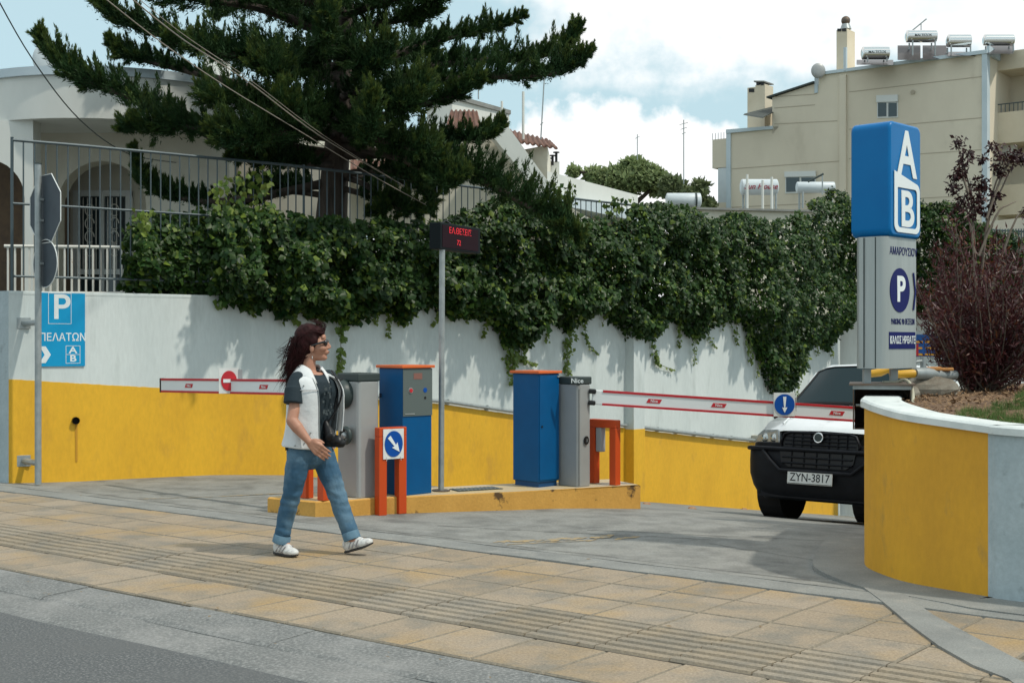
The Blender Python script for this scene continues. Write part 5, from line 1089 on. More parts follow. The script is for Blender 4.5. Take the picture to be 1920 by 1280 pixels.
def gate(px, py, wr, wl, h, lab, armA, armB, ah, signkind, spx, marks, side):
    c = corner(px, py); t = thing('barrier_gate', lab, 'barrier', c, 'parking barrier gates')
    def q(a, b, z): return c+FD*a-FN*b+Z*z
    prof = [q(.03, 0, 0), q(wr-.02, 0, 0), q(wr, .02, 0), q(wr, wl, 0), q(0, wl, 0), q(0, .03, 0), q(.01, .01, 0)]
    part('cabinet', MB().prism([p.to_2d() for p in prof], c.z, c.z+h-.075), cab_m, t, bev=.008)
    e = .006; part('top_cover', MB().prism([p.to_2d() for p in (q(-e, -e, 0), q(wr+e, -e, 0), q(wr+e, wl+e, 0), q(-e, wl+e, 0))], c.z+h-.074, c.z+h), dark_m, t, bev=.012)
    A = armA; B = armB; d = (B-A).normalized(); up = Z-d*d.z; up.normalize(); n = d.cross(up).normalized()
    if n.y > 0: n = -n
    arm = part('arm', MB().box((A+B)/2, ((B-A).length, .045, ah), d, n, up), armwhite, t, bev=.008)
    A2 = A+d*.09; L = (B-A2).length
    for s_ in (-1, 1): part('red_strip', MB().box((A2+B)/2+up*(s_*(ah/2-.008))+n*.002, (L-.02, .054, .021), d, n, up), mat('arm_red', (.46, .015, .025), .4), arm)
    part('end_cap', MB().box(B+d*.012, (.025, .05, ah+.01), d, n, up), black_m, t, bev=.006)
    for s_ in (-1, 1): part('clamp', MB().box(A+up*s_*(ah/2-.015)+d*.0, (.07, .09, .045), d, n, up), black_m, t, bev=.012)
    def pos(pxx):
        k = (pxx-960)/FPX; tt_ = (k*A.y-A.x)/(d.x-k*d.y); return A+d*tt_+n*.0235
    for mpx in marks:
        p = pos(mpx); rd = d if d.x > 0 else -d
        mk = part('maker_mark', MB().slab([p-rd*.075-up*.02, p+rd*.055-up*.02, p+rd*.075+up*.02, p-rd*.055+up*.02], n*.002), signred, arm)
        text('lettering', 'Nice', .036, signwhite, p+n*.0035, rd, up, mk, bold=.01, th=.001)
    p = pos(spx); rd = d if d.x > 0 else -d
    if signkind == 'no':
        ctr = p+up*.055; fr_ = Vector((.93, .37, 0)); fnn = Vector((.37, -.93, 0))
        pl = part('sign_plate', MB().box(ctr+fnn*.03, (.19, .012, .245), fr_, fnn), plate_m, t); cc = ctr+fnn*.038
        part('red_disc', MB().disc(cc, fnn, Z, .076, .098, .004, 32), signred, pl); part('white_bar', MB().box(cc+fnn*.006, (.112, .004, .034), fr_, fnn), signwhite, pl)
        part('bracket', MB().box(ctr+fr_*.11+Z*.05, (.04, .08, .12), fr_, fnn), galv_m, pl)
    else:
        ctr = p+up*.05; fr_ = Vector((1, .05, 0)).normalized(); fnn = Vector((.05, -1, 0)).normalized()
        pl = part('sign_plate', MB().box(ctr+fnn*.02, (.205, .012, .225), fr_, fnn), plate_m, t); cc = ctr+fnn*.028
        part('blue_disc', MB().disc(cc, fnn, Z, .097, .100, .004, 36), signblue_m, pl)
        ar = MB(); k = cc+fnn*.005; ar.slab([k+fr_*-.016+Z*.075, k+fr_*-.006-Z*.03, k+fr_*-.026-Z*.025, k-Z*.078, k+fr_*.026-Z*.025, k+fr_*.006-Z*.03, k+fr_*.016+Z*.075], fnn*.003); part('white_arrow', ar, signwhite, pl)
        part('bracket', MB().box(ctr+fr_*.12+fnn*-.02, (.012, .05, .13), fr_, fnn), galv_m, pl)
    return t, q
gL, qL = gate(672, 934, .235, .305, 1.10, 'grey barrier cabinet behind the woman, arm reaching left with a no entry disc', P(632, 727, 11.6), P(305, 722, 13.6), .14, 'no', 432, (358, 498), 0)
hub = qL(-.02, .20, 1.10-.19); part('arm_hub', MB().ell(hub, (.13, .13, .13), 18, 12), dark_m, gL, smooth=60)
part('hub_plate', MB().disc(hub+FD*.06, -FD, Z, .145, .145, .03, 24), dark_m, gL, bev=.01)
kb = qL(-.01, .12, .55); part('handwheel', MB().tube([kb+(Z*math.cos(2*math.pi*k/20)+FN*math.sin(2*math.pi*k/20))*.062-FD*.04 for k in range(21)], .022, 8), dark_m, gL, smooth=60)
part('knob', MB().ell(kb-FD*.05, (.032, .032, .032)), galv_m, gL, smooth=60)
part('pivot_shaft', MB().tube([hub-FD*.1, hub+FD*.1], .04), dark_m, gL)
gR, qR = gate(1085, 913, .175, .27, 1.045, 'grey barrier cabinet whose arm reaches right across the van with a blue disc', P(1110, 744, 12.5), P(1690, 782, 12.5), .14, 'arrow', 1468, (1226, 1347, 1568), 1)
text('lettering', 'Nice', .062, signwhite, qR(.015, .016, 1.045-.037)-FD*.05+FN*.03, Vector((.999, .03, 0)), Z, gR, bold=.012)
cv = MB(); part('name_plate', cv.box(qR(.015, .0, 1.045-.037)-FD*.045+FN*.004, (.13, .012, .066), Vector((.999, .03, 0))), dark_m, gR, bev=.005)
part('door_joint', MB().box(qR(.004, -.001, .47), (.004, .004, .92), FD, FN), black_m, gR)
part('lock_cover', MB().disc(qR(.095, -.006, .44), FN, Z, .030, .040, .012, 20), black_m, gR); part('key_slot', MB().box(qR(.095, -.02, .44), (.008, .004, .03), FD, FN), galv_m, gR)
def hoop(cpos, fd, fn, w, h, tb_, z0, lab, m=orange_m):
    """steel hoop: cpos = near corner foot; fd along face, fn outward normal"""
    t = thing('orange_hoop_guard', lab, 'hoop guard', Vector((cpos.x, cpos.y, z0)), 'orange hoop guards')
    for a in (tb_/2, w-tb_/2): q = cpos+fd*a-fn*tb_/2; part('leg', MB().box((q.x, q.y, z0+(h-tb_)/2), (tb_, tb_, h-tb_-.002), fd, fn), m, t, bev=.005)
    q = cpos+fd*(w/2)-fn*tb_/2; part('crossbar', MB().box((q.x, q.y, z0+h-tb_/2), (w, tb_, tb_), fd, fn), m, t, bev=.005)
    return t
FD2 = Vector((.80, .60, 0)); FN2 = Vector((.60, -.80, 0)); c = corner(711, 967, -.033); h1 = hoop(c, FD2, FN2, .285, .775, .08, -.034, 'orange hoop guard with a blue keep right plate in front of the island')
pc_ = c+FD2*.143+FN2*.006+Z*.628
pl = thing('keep_right_sign', 'white square plate with blue disc and slanting white arrow on the front hoop', 'sign', pc_)
part('plate', MB().box(pc_, (.212, .006, .265), FD2, FN2), plate_m, pl); part('blue_disc', MB().disc(pc_+FN2*.004, FN2, Z, .093, .115, .003, 40), signblue_m, pl)
ar = MB(); a_ = Vector((0, 0)); k = pc_+FN2*.009; dA = (FD2*.62-Z*.78).normalized(); pA_ = dA.cross(FN2)
ar.slab([k-dA*.08-pA_*.018, k+dA*.02-pA_*.010, k+dA*.012-pA_*.036, k+dA*.092, k+dA*.012+pA_*.036, k+dA*.02+pA_*.010, k-dA*.08+pA_*.018], FN2*.002); part('white_arrow', ar, signwhite, pl)
for s_ in (-1, 1): part('cable_tie', MB().tube([pc_+FD2*s_*.07-Z*.11+FN2*.006, pc_+FD2*s_*.075-Z*.15+FN2*.008], .002, 4), plate_m, pl)

# right hoop: broad face turned to the left
c = corner(1154, 910); fnL = Vector((-.694, -.72, 0)); fdL = Vector((-.72, .694, 0)); hr_ = hoop(c, fdL, fnL, .34, .625, .078, IZ, 'orange hoop guard alone at the right end of the island')
bx_ = c+fdL*.10-fnL*.02; tag(base(part('grey_reader_box', MB().box(bx_+fdL*.10+Z*(.43)+Vector((0, .03, 0)), (.07, .07, .24), fdL, fnL), mat('box_plastic_grey', (.33, .34, .36), .5), bev=.01), bx_), 'small grey sensor box inside the right hoop guard', 'sensor box')
c = corner(606, 939); hoop(c, fdL, fnL, .33, .625, .085, IZ, 'orange hoop guard half hidden behind the walking woman')
# LED display on pole
Yp = (EYE-IZ)*FPX/(920-640); pb = Vector(((827-960)*Yp/FPX, Yp, IZ))
t = thing('led_display', 'black display box with red lit text on a thin grey pole on the island', 'display', pb)
pzt = EYE+(640-468)*Yp/FPX; part('pole', MB().tube([pb, Vector((pb.x+.01, pb.y, pzt))], .027, 14), galv_m, t, smooth=60)
part('base_flange', MB().disc(pb+Z*.002, Z, idr, .10, .08, .008, 16), rust_m, t)
LD = Vector((.46, .888, 0)); LN = Vector((.888, -.46, 0)); lc = Vector((pb.x, pb.y-.09, 0)); lz0, lz1 = pzt, pzt+.245; LW = .76
part('case', MB().prism([lc.to_2d(), (lc+LD*LW).to_2d(), (lc+LD*LW-LN*.12).to_2d(), (lc-LN*.12).to_2d()], lz0, lz1), mat('display_case', (.006, .010, .012), .7, spec=.15), t, bev=.006)
sc_ = part('screen', MB().slab([lc+LD*.03+Z*(lz0+.02)+LN*.001, lc+LD*(LW-.05)+Z*(lz0+.02)+LN*.001, lc+LD*(LW-.05)+Z*(lz1-.02)+LN*.001, lc+LD*.03+Z*(lz1-.02)+LN*.001], LN*.003), mat('screen_dark', (.014, .003, .007), .7, spec=.15), t)
text('lit_text', 'ΕΛ.ΘΕΣΕΙΣ', .080, led_m, lc+LD*.36+Z*(lz1-.065)+LN*.006, LD, Z, sc_, sx=1.05, th=.001, bold=-.01)
text('lit_text', '72', .070, led_m, lc+LD*.33+Z*(lz0+.075)+LN*.006, LD, Z, sc_, sx=1.1, th=.001, bold=-.01)
part('cable', MB().tube([lc+LD*.1+Z*lz1-LN*.04, lc+LD*.16+Z*(lz1+.03)-LN*.04, lc+LD*.25+Z*(lz1+.005)-LN*.04], .008, 6), black_m, t)

# ================================================================ LEFT SIGN POLE AND PARKING SIGN
pb = corner(71.5, 908, 0.); t = thing('sign_pole', 'galvanised pole at the left wall carrying two road signs seen from behind', 'sign pole', pb)
zt2 = EYE+(640-308)*pb.y/FPX; part('pole', MB().tube([pb, pb+Z*zt2], .034, 16), galv_m, t, smooth=60); part('pole_cap', MB().tube([pb+Z*zt2, pb+Z*(zt2+.012)], .04, 16), dark_m, t)
sr_ = Vector((-.69, .724, 0)); sn_ = Vector((-.724, -.69, 0))
zc_ = EYE+(640-392)*pb.y/FPX; oc = pb-sn_*.05-sr_*.06+Z*zc_; pts = [oc+sr_*(.40*math.cos(R(22.5+45*k)))+Z*(.385*math.sin(R(22.5+45*k))) for k in range(8)]
so = part('stop_sign_back', MB().slab(pts, -sn_*.004), sign_back, t); bevel(so, .002, 1)
part('sign_rim', MB().tube([p for p in pts]+[pts[0]], .006, 5), plate_m, so)
zc2 = EYE+(640-494)*pb.y/FPX; oc = pb-sn_*.05-sr_*.06+Z*zc2; so = part('round_sign_back', MB().disc(oc, -sn_, Z, .29, .25, .004, 36), sign_back, t)
part('sign_rim', MB().tube([oc+sr_*(.29*math.cos(2*math.pi*k/36))+Z*(.25*math.sin(2*math.pi*k/36)) for k in range(37)], .006, 5), plate_m, so)
for py in (605, 868):
    z = EYE+(640-py)*pb.y/FPX; wq = WP(44, z, .01); br = part('wall_bracket', MB().tube([wq, Vector((pb.x, pb.y, z))], .032, 10), galv_m, t)
    part('bracket_plate', MB().box(wq, (.14, .02, .12), (.93, .36, 0)), galv_m, br, bev=.003)
for zz in (zc_+.1, zc_-.12, zc2): part('clamp', MB().box(pb-sn_*.02+Z*zz, (.08, .05, .025), sr_), galv_m, t)
# blue customer parking sign
Ys = WY(115); tdir = (WP(160)-WP(70)).normalized(); tn = Vector((tdir.y, -tdir.x, 0)); o0 = WP(115, EYE+(640-618)*Ys/FPX, .012)
W_, H_ = .50, 137*Ys/FPX
t = thing('customer_parking_sign', 'bright blue customer parking sign fixed high on the left end of the white wall', 'sign', o0)
part('sheet', MB().box(o0, (W_, .008, H_), tdir, tn), cyan_m, t)
def S_(a, b): return o0+tdir*a+Z*b+tn*.0045
def rring(cx_, cz_, w_, h_, th, m, nm):
    mb = MB()
    for (a, b, c_, d_) in ((cx_, cz_+h_/2, w_+th, th), (cx_, cz_-h_/2, w_+th, th), (cx_-w_/2, cz_, th, h_-th), (cx_+w_/2, cz_, th, h_-th)): mb.box(S_(a, b)+tn*.001, (c_, .002, d_), tdir, tn)
    return part(nm, mb, m, t)
rring(-.02, .23, .24, .33, .005, signwhite, 'p_frame')
text('letter', 'P', .38, signwhite, S_(-.005, .235), tdir, Z, t, bold=.012)
text('lettering', 'ΠΕΛΑΤΩΝ', .118, signwhite, S_(.012, -.085), tdir, Z, t, sx=.88, bold=.01)
ar = MB(); ar.slab([S_(-.235, -.18), S_(-.17, -.18), S_(-.115, -.27), S_(-.17, -.36), S_(-.235, -.36), S_(-.18, -.27)], tn*.002); part('chevron', ar, signwhite, t)
rring(.12, -.27, .15, .19, .005, signwhite, 'logo_frame'); text('letter', 'A', .10, signwhite, S_(.12, -.225), tdir, Z, t, sx=1.3, bold=.02); text('letter', 'B', .10, signwhite, S_(.12, -.315), tdir, Z, t, sx=1.3, bold=.02)
part('logo_bar', MB().box(S_(.12, -.27)+tn*.001, (.15, .002, .005), tdir, tn), signwhite, t)

# ================================================================ OVERHEAD WIRES
for j, (pts, r, lab) in enumerate(((([(-20, -30, 12), (60, 110, 13.5), (150, 225, 15), (240, 288, 17), (330, 305, 19)]), .012, 'thin cable sagging from the top left corner to the arched house'),
                                 (([(185, -12, 12), (300, 78, 13), (420, 160, 14.2), (560, 245, 15.4), (700, 330, 16.4), (800, 385, 17)]), .009, 'thin pale cable crossing in front of the juniper, lower of the pair'),
                                 (([(235, -12, 12), (340, 72, 13), (460, 150, 14.2), (600, 255, 15.6), (760, 350, 17)]), .011, 'thicker pale cable crossing in front of the juniper, upper of the pair'),
                                 (([(245, -14, 12), (345, 66, 13), (466, 148, 14.2), (604, 252, 15.6), (762, 352, 17)]), .006, 'fine wire running close beside the thicker pale cable'))):
    W = bez([tuple(P(*q)) for q in pts], 24); tag(base(part('overhead_wire', MB().tube([Vector(q) for q in W], r*.6, 6), wire_m if j else dark_m, smooth=60), Vector(W[0])), lab, 'wire', 'overhead wires')

# ================================================================ VAN
VO = Vector((3.13, 13.5, 0)); vv0 = tuv(VO)[1]; VZ = gzv(vv0+.7)-(-SL*.7); VZ0 = gzv(vv0+.7)+SL*.7
pitch = math.atan(SL); Vb = (V*math.cos(pitch)-Z*math.sin(pitch)).normalized(); Vup = (Z*math.cos(pitch)+V*math.sin(pitch)).normalized()
VB = Vector((VO.x, VO.y, VZ0))
def vp_(x, y, z): return VB+U*x+Vb*y+Vup*z
van = thing('delivery_van', 'white delivery van with dark plastic bumper waiting behind the closed barrier arm', 'van', VB)
HW = .86
# body shell as stations along y: half width at heights
def ring_body(y, prof): return [vp_(x, y, z) for x, z in prof]
def shell(stations, m, nm, par, smooth=38):
    rows = []
    for y, prof in stations:
        full = [(-x, z) for x, z in prof]+[(x, z) for x, z in reversed(prof)]
        rows.append([vp_(x, (y(x) if callable(y) else y), z) for x, z in full])
    return part(nm, MB().grid(rows), m, par, smooth=smooth)
def cy(y0, k=.16): return lambda x: y0+k*(abs(x)/HW)**3
nose = [(cy(.05, .2), [(.80, .55), (.82, .72), (.80, .82), (.74, .885), (.45, .925), (0, .935)]),
        (cy(.09, .2), [(.82, .50), (.85, .72), (.83, .86), (.77, .93), (.45, .975), (0, .985)]),
        (cy(.28, .12), [(.84, .50), (.86, .78), (.845, .94), (.77, 1.03), (.45, 1.065), (0, 1.075)]),
        (cy(.62, .05), [(.85, .50), (.865, .80), (.85, 1.01), (.77, 1.13), (.45, 1.165), (0, 1.175)]),
        (cy(.92, .0), [(.85, .45), (.865, .82), (.855, 1.06), (.77, 1.22), (.45, 1.25), (0, 1.26)])]
shell(nose, van_m, 'bonnet', van)
cabin = [(.92, [(.85, .45), (.865, .82), (.858, 1.06), (.80, 1.235), (.46, 1.262), (0, 1.27)]),
         (1.48, [(.85, .45), (.865, .85), (.86, 1.10), (.77, 1.70), (.58, 1.795), (0, 1.82)]),
         (1.9, [(.85, .45), (.865, .85), (.86, 1.10), (.775, 1.73), (.58, 1.84), (0, 1.865)]),
         (4.1, [(.85, .45), (.865, .85), (.86, 1.10), (.76, 1.70), (.52, 1.83), (0, 1.855)]),
         (4.2, [(.80, .45), (.82, .85), (.82, 1.10), (.72, 1.62), (.5, 1.76), (0, 1.78)])]
rows_c = cabin
shell(cabin, van_m, 'cabin', van)
part('rear_panel', MB().slab([vp_(-.82, 4.2, .45), vp_(.82, 4.2, .45), vp_(.82, 4.2, 1.1), vp_(.72, 4.2, 1.62), vp_(.0, 4.2, 1.77), vp_(-.72, 4.2, 1.62), vp_(-.82, 4.2, 1.1)], Vb*.02), van_m, van)
# windscreen (slightly proud, curved)
ws = []
def cabz(x, t):
    pa, pb_ = cabin[0][1], cabin[1][1]; pr_ = [(a[0]*(1-t)+b_[0]*t, a[1]*(1-t)+b_[1]*t) for a, b_ in zip(pa, pb_)][::-1]
    return float(np.interp(abs(x), [q[0] for q in pr_], [q[1] for q in pr_]))
for j in range(9):
    t = .05+.86*j/8; y = .92+.56*t; hw = .79+(.70-.79)*j/8
    ws.append([vp_(hw*(-1+2*i/14), y-.016, cabz(hw*(-1+2*i/14), t)+.012) for i in range(15)])
wso = part('windscreen', MB().grid(ws), screen_m, van, smooth=60)
wr_ = MB()
for s_ in (-1, 1): wr_.tube([ws[j][0 if s_ < 0 else 14] for j in range(9)], .014, 6)
part('windscreen_seal', wr_.tube(ws[8], .012, 6).tube(ws[0], .02, 6), rubber_m, wso)
wp_ = MB(); wp_.tube([vp_(-.1, .93, 1.29), vp_(-.55, .985, 1.32)], .009, 5).tube([vp_(.5, .96, 1.30), vp_(.05, .99, 1.36)], .009, 5); part('wiper', wp_, black_m, van)
for s_ in (-1, 1):
    # side windows
    part('side_window', MB().slab([vp_(s_*.868, 1.12, 1.12), vp_(s_*.868, 1.95, 1.12), vp_(s_*.775, 1.95, 1.66), vp_(s_*.775, 1.62, 1.66)], U*s_*.006), screen_m, van)
    mr = part('door_mirror', MB().ell(vp_(s_*1.0, 1.12, 1.17), (.10, .06, .11), 12, 8, (U, Vb, Vup)), bumper_m, van, smooth=60)
    # front lights
    y_ = .07
    hl = MB(); hp = [(.48, .765), (.835, .765), (.82, .875), (.73, .93), (.50, .935)]
    hl.add([vp_(s_*x, y_-.045+.2*(abs(x)/HW)**3, z) for x, z in hp]+[vp_(s_*x, y_+.06+.2*(abs(x)/HW)**3, z) for x, z in hp], [(0, 1, 2, 3, 4)]+[(i, (i+1) % 5, 5+(i+1) % 5, 5+i) for i in range(5)])
    ho = part('headlight', hl, lamp_m, van, bev=.012)
    for xx in (.56, .69): part('reflector', MB().ell(vp_(s_*xx, y_-.03+.2*(xx/HW)**3, .845), (.05, .02, .05), 14, 8, (U, Vb, Vup)), mat('lamp_bowl', (.5, .52, .5), .15, .8), ho, smooth=60)
    # wheels
    for wy in (.72, 3.3):
        wh = part('wheel', MB().tube([vp_(s_*.70, wy, .31), vp_(s_*.72, wy, .31), vp_(s_*.86, wy, .31), vp_(s_*.88, wy, .31)], [.27, .31, .31, .27], 28), rubber_m, van, smooth=40)
        part('rim', MB().tube([vp_(s_*.85, wy, .31), vp_(s_*.886, wy, .31)], [.2, .185], 20), galv_m, wh)
        mb = MB(); mb.tube([vp_(s_*.60, wy, .33), vp_(s_*.868, wy, .33)], .36, 24); part('wheel_arch', mb, rubber_m, van)
# bumper: big dark moulding
bm_ = []
for z, dy, hw in ((.20, .10, .74), (.26, .03, .80), (.34, -.01, .84), (.46, -.045, .87), (.60, -.05, .88), (.70, -.05, .88), (.735, -.03, .87), (.745, .0, .86), (.79, .0, .85), (.80, .03, .84)):
    bm_.append([vp_(hw*math.sin(R(a)*1.0), dy+.02+(.22+.42*max(0, abs(a)/90-.82)*2.5)*(abs(a)/90)**4.5*1.6, z) for a in range(-90, 91, 6)])
part('bumper', MB().grid(bm_), bumper_m, van, smooth=45)
def front(x, off=0.): return -.03+.20*(abs(x)/HW)**3.2-off
for s_ in (-1, 1): part('bonnet_crease', MB().tube([vp_(s_*.50, .16, 1.005), vp_(s_*.56, .45, 1.105), vp_(s_*.62, .85, 1.215)], .010, 5), van_m, van, smooth=60)
part('lower_valance', MB().box(vp_(0, .18, .30), (1.35, .2, .16), U, Vb, Vup), bumper_m, van)
# upper grille
gb = MB(); gp_ = [(-.42, .745), (.42, .745), (.43, .80), (.39, .885), (.32, .905), (-.32, .905), (-.39, .885), (-.43, .80)]
gb.slab([vp_(x, .01+.02*abs(x), z) for x, z in gp_], Vb*.06); go = part('grille', gb, black_m, van)
for zz in (.785, .825, .865): part('grille_bar', MB().tube([vp_(-.395, .0+.02, zz), vp_(0, -.008, zz), vp_(.395, .02, zz)], .009, 6), bumper_m, go)
for xx in (-.30, -.2, -.1, .1, .2, .3): part('grille_bar', MB().tube([vp_(xx, .004, .75), vp_(xx, .004, .90)], .006, 5), bumper_m, go)
fm = MB(); fm.tube([vp_(x*1.02, -.0+.01*abs(x), .825+(z-.825)*1.04) for x, z in gp_]+[vp_(gp_[0][0]*1.02, 0, gp_[0][1])], .014, 6); part('grille_surround', fm, bumper_m, go, smooth=60)
bgc = vp_(0, -.03, .86); part('badge_ring', MB().tube([bgc+(U*math.cos(2*math.pi*k/24)+Vup*math.sin(2*math.pi*k/24))*.048 for k in range(25)], .009, 6), chrome_m, go, smooth=60); part('badge', MB().disc(bgc, -Vb, Vup, .042, .042, .006, 22), dark_m, go)
# lower intake with slats
lg = MB(); lp = [(-.42, .70), (.42, .70), (.40, .60), (.32, .545), (-.32, .545), (-.40, .60)]
lg.slab([vp_(x, -.046, z) for x, z in lp], Vb*.02); lo = part('lower_grille', lg, black_m, van)
for zz in (.585, .645): part('grille_bar', MB().tube([vp_(-.39, -.05, zz), vp_(0, -.062, zz), vp_(.39, -.05, zz)], .011, 6), bumper_m, lo)
for xx in (-.28, -.14, 0, .14, .28): part('grille_bar', MB().tube([vp_(xx, -.055, .55), vp_(xx, -.055, .70)], .006, 5), bumper_m, lo)
part('bumper_ridge', MB().tube([vp_(-.87*math.sin(R(a)), -.05+(.25*(abs(a)/90)**4), .725) for a in range(-84, 85, 6)], .022, 7), bumper_m, van, smooth=60)
part('bumper_ridge', MB().tube([vp_(-.62, -.04, .70), vp_(-.52, -.07, .60), vp_(-.40, -.075, .50), vp_(.40, -.075, .50), vp_(.52, -.07, .60), vp_(.62, -.04, .70)], .022, 7), bumper_m, van, smooth=60)
nc = vp_(-.045, -.088, .435); pl = part('number_plate', MB().box(nc, (.50, .012, .135), U, Vb, Vup), plate_m, van, bev=.004); 
text('plate_characters', 'ZYN-3817', .118, black_m, nc-Vb*.0065, U, Vup, pl, sx=.86, bold=.006)
part('plate_border', MB().box(nc+Vup*.060-Vb*.007, (.49, .002, .005), U, Vb, Vup).box(nc-Vup*.060-Vb*.007, (.49, .002, .005), U, Vb, Vup), black_m, pl)
part('steering_wheel', MB().tube([vp_(.36, 1.28, 1.18)+(U*math.cos(2*math.pi*k/20)+Vup*math.sin(2*math.pi*k/20))*.17 for k in range(21)], .014, 6), rubber_m, van)
part('underbody', MB().box(vp_(0, 2.1, .33), (1.5, 3.9, .22), U, Vb, Vup), rubber_m, van)
part('dashboard', MB().box(vp_(0, 1.35, 1.1), (1.4, .5, .2), U, Vb, Vup), rubber_m, van)

# ================================================================ THE WOMAN
KS = .003755; WO = Vector((-1.387, 9.2, 0))
def L_(px, py, dy=0.): return WO+Vector(((px-590)*KS, dy, (1040-py)*KS))
wm = thing('person', 'woman walking right in white sleeveless vest, dark tee, blue jeans and white trainers', 'person', WO)
fW = Vector((.75, -.66, 0)).normalized(); rW = Vector((-.66, -.75, 0)).normalized()
def organic(name, mb, m, parent, voxel=.006, smooth=6, disp=None, lap=.5):
    me = mb.mesh('tmp'); ob = bpy.data.objects.new('tmp', me); COL.objects.link(ob)
    r = ob.modifiers.new('r', 'REMESH'); r.mode = 'VOXEL'; r.voxel_size = voxel
    s_ = ob.modifiers.new('s', 'SMOOTH'); s_.iterations = smooth; s_.factor = lap
    bpy.context.view_layer.update(); me2 = bpy.data.meshes.new_from_object(ob.evaluated_get(bpy.context.evaluated_depsgraph_get())); bpy.data.objects.remove(ob)
    if disp:
        nv = len(me2.vertices); co = np.empty(nv*3, np.float32); me2.vertices.foreach_get('co', co); co = co.reshape(-1, 3)
        no = np.empty(nv*3, np.float32); me2.vertex_normals.foreach_get('vector', no); no = no.reshape(-1, 3)
        dv = np.array([disp(Vector(c)) for c in co]); co = co+no*dv[:, None]; me2.vertices.foreach_set('co', co.ravel())
    me2.transform(Matrix.Translation(-WL[parent.name])); me2.materials.clear(); me2.materials.append(m); me2.name = name
    me2.polygons.foreach_set('use_smooth', [True]*len(me2.polygons)); me2.update(); return link(name, me2, parent)
def loftell(mb, levels, n=22):
    """levels: (center, half-width along rW, half-depth along fW)"""
    rows = [[c+rW*(a*math.cos(2*math.pi*k/n))+fW*(b*math.sin(2*math.pi*k/n)) for k in range(n)] for c, a, b in levels]
    vs = [q for r_ in rows for q in r_]; m = len(rows)
    fs = [(i*n+k, i*n+(k+1) % n, (i+1)*n+(k+1) % n, (i+1)*n+k) for i in range(m-1) for k in range(n)]+[tuple(range(n-1, -1, -1)), tuple(range((m-1)*n, m*n))]
    mb.add(vs, fs); return mb
# --- body (one continuous figure)
b = MB()
b.ell(L_(581, 637, 0), (.088, .073, .098), 18, 12); b.ell(L_(596, 650, 0), (.070, .058, .078), 16, 10)
b.cap(L_(583, 664, 0), .046, L_(604, 669, 0), .030); b.ell(L_(607.5, 671, 0), (.022, .024, .019)); b.ell(L_(610, 661, 0), (.022, .026, .018)); b.ell(L_(614.3, 659.2, 0), (.010, .021, .0055), 12, 8); b.ell(L_(613.6, 662.8, 0), (.010, .019, .006), 12, 8)
b.ell(L_(606, 633, 0), (.017, .045, .026)); b.cap(L_(612, 641, 0), .009, L_(618.5, 651, 0), .0095); b.ell(L_(616, 652.8, 0), (.011, .016, .007)); 
for s_ in (-1, 1): b.ell(L_(604, 653, s_*.036), (.034, .026, .026)); b.ell(L_(587, 654, s_*.071), (.017, .009, .028)); b.ell(L_(586.5, 659, s_*.069), (.010, .008, .012))
b.cap(L_(576, 664, 0), .052, L_(578, 704, 0), .055); b.cap(L_(577, 700, 0), .06, L_(586, 712, -.02), .05)
loftell(b, [(L_(578, 850), .165, .12), (L_(581, 800), .145, .11), (L_(586, 745), .165, .12), (L_(587, 712), .17, .10), (L_(583, 698), .10, .07)])
SR = L_(587, 708)+rW*.165; SLf = L_(587, 706)+rW*-.165
EL = L_(556, 786, -.205); WRI = L_(588, 823, -.235)
b.cap(SR-rW*.035-Z*.03, .044, EL, .039); b.cap(EL, .041, EL.lerp(WRI, .35), .042); b.cap(EL.lerp(WRI, .35), .041, WRI, .024)
EL2 = L_(612, 770, .2); WR2 = L_(606, 815, .20); b.cap(SLf+rW*.035-Z*.03, .042, EL2, .036); b.cap(EL2, .038, WR2, .022)
# right hand: palm, four fingers, thumb, relaxed curl
def hand(b, wr_, d, side, palm_n, s_=1.):
    d = d.normalized(); side = side.normalized(); palm_n = palm_n.normalized()
    for k in range(4):
        o_ = side*((k-1.5)*.0185*s_); base_ = wr_+d*.085*s_+o_*1.2
        b.cap(wr_+d*.015*s_+o_*.55, .0155*s_, base_, .0125*s_)
        L1 = (.034, .040, .042, .036)[k]*s_; a1, a2, a3 = (.18+.06*k, .55+.08*k, .95)
        p = base_; 
        for ln2, an, r0 in ((L1, a1, .0088), (L1*.72, a2, .0080), (L1*.6, a3, .0072)):
            q = p+(d*math.cos(an)+palm_n*math.sin(an))*ln2; b.cap(p, r0*s_, q, r0*.92*s_, 10); p = q
    tb0 = wr_+d*.022*s_+side*.028*s_; t1 = tb0+(d*.7+side*.55+palm_n*.35).normalized()*.038*s_; t2 = t1+(d*.9+side*.1+palm_n*.45).normalized()*.03*s_
    b.cap(tb0, .013*s_, t1, .0105*s_, 10); b.cap(t1, .0105*s_, t2, .0085*s_, 10)
hand(b, WRI, Vector((.76, -.08, -.60)), Vector((.60, -.15, .76)), Vector((.05, .95, -.15)), 1.05)
hand(b, WR2, Vector((.5, -.2, -.8)), Vector((.3, .9, .1)), Vector((-.7, -.2, -.5)), .85)
# hidden legs complete the figure
HR = L_(564, 852)+Vector((0, -.075, 0)); HLp = L_(600, 852)+Vector((0, .075, 0))
KR = L_(549, 926, -.06); AR = L_(530, 1012, -.035); KL = L_(629, 926, .05); AL = L_(658, 1010, .0)
for (h_, k_, a_) in ((HR, KR, AR), (HLp, KL, AL)): b.cap(h_, .075, k_, .048); b.cap(k_, .05, a_, .034)
b.cap(L_(572, 850), .08, L_(592, 850), .08)
b.cap(AR, .036, L_(545, 1028, -.07), .028); b.cap(AL, .036, L_(678, 1020, -.03), .028)
organic('body', b, skin_m, wm, .0055, 3)
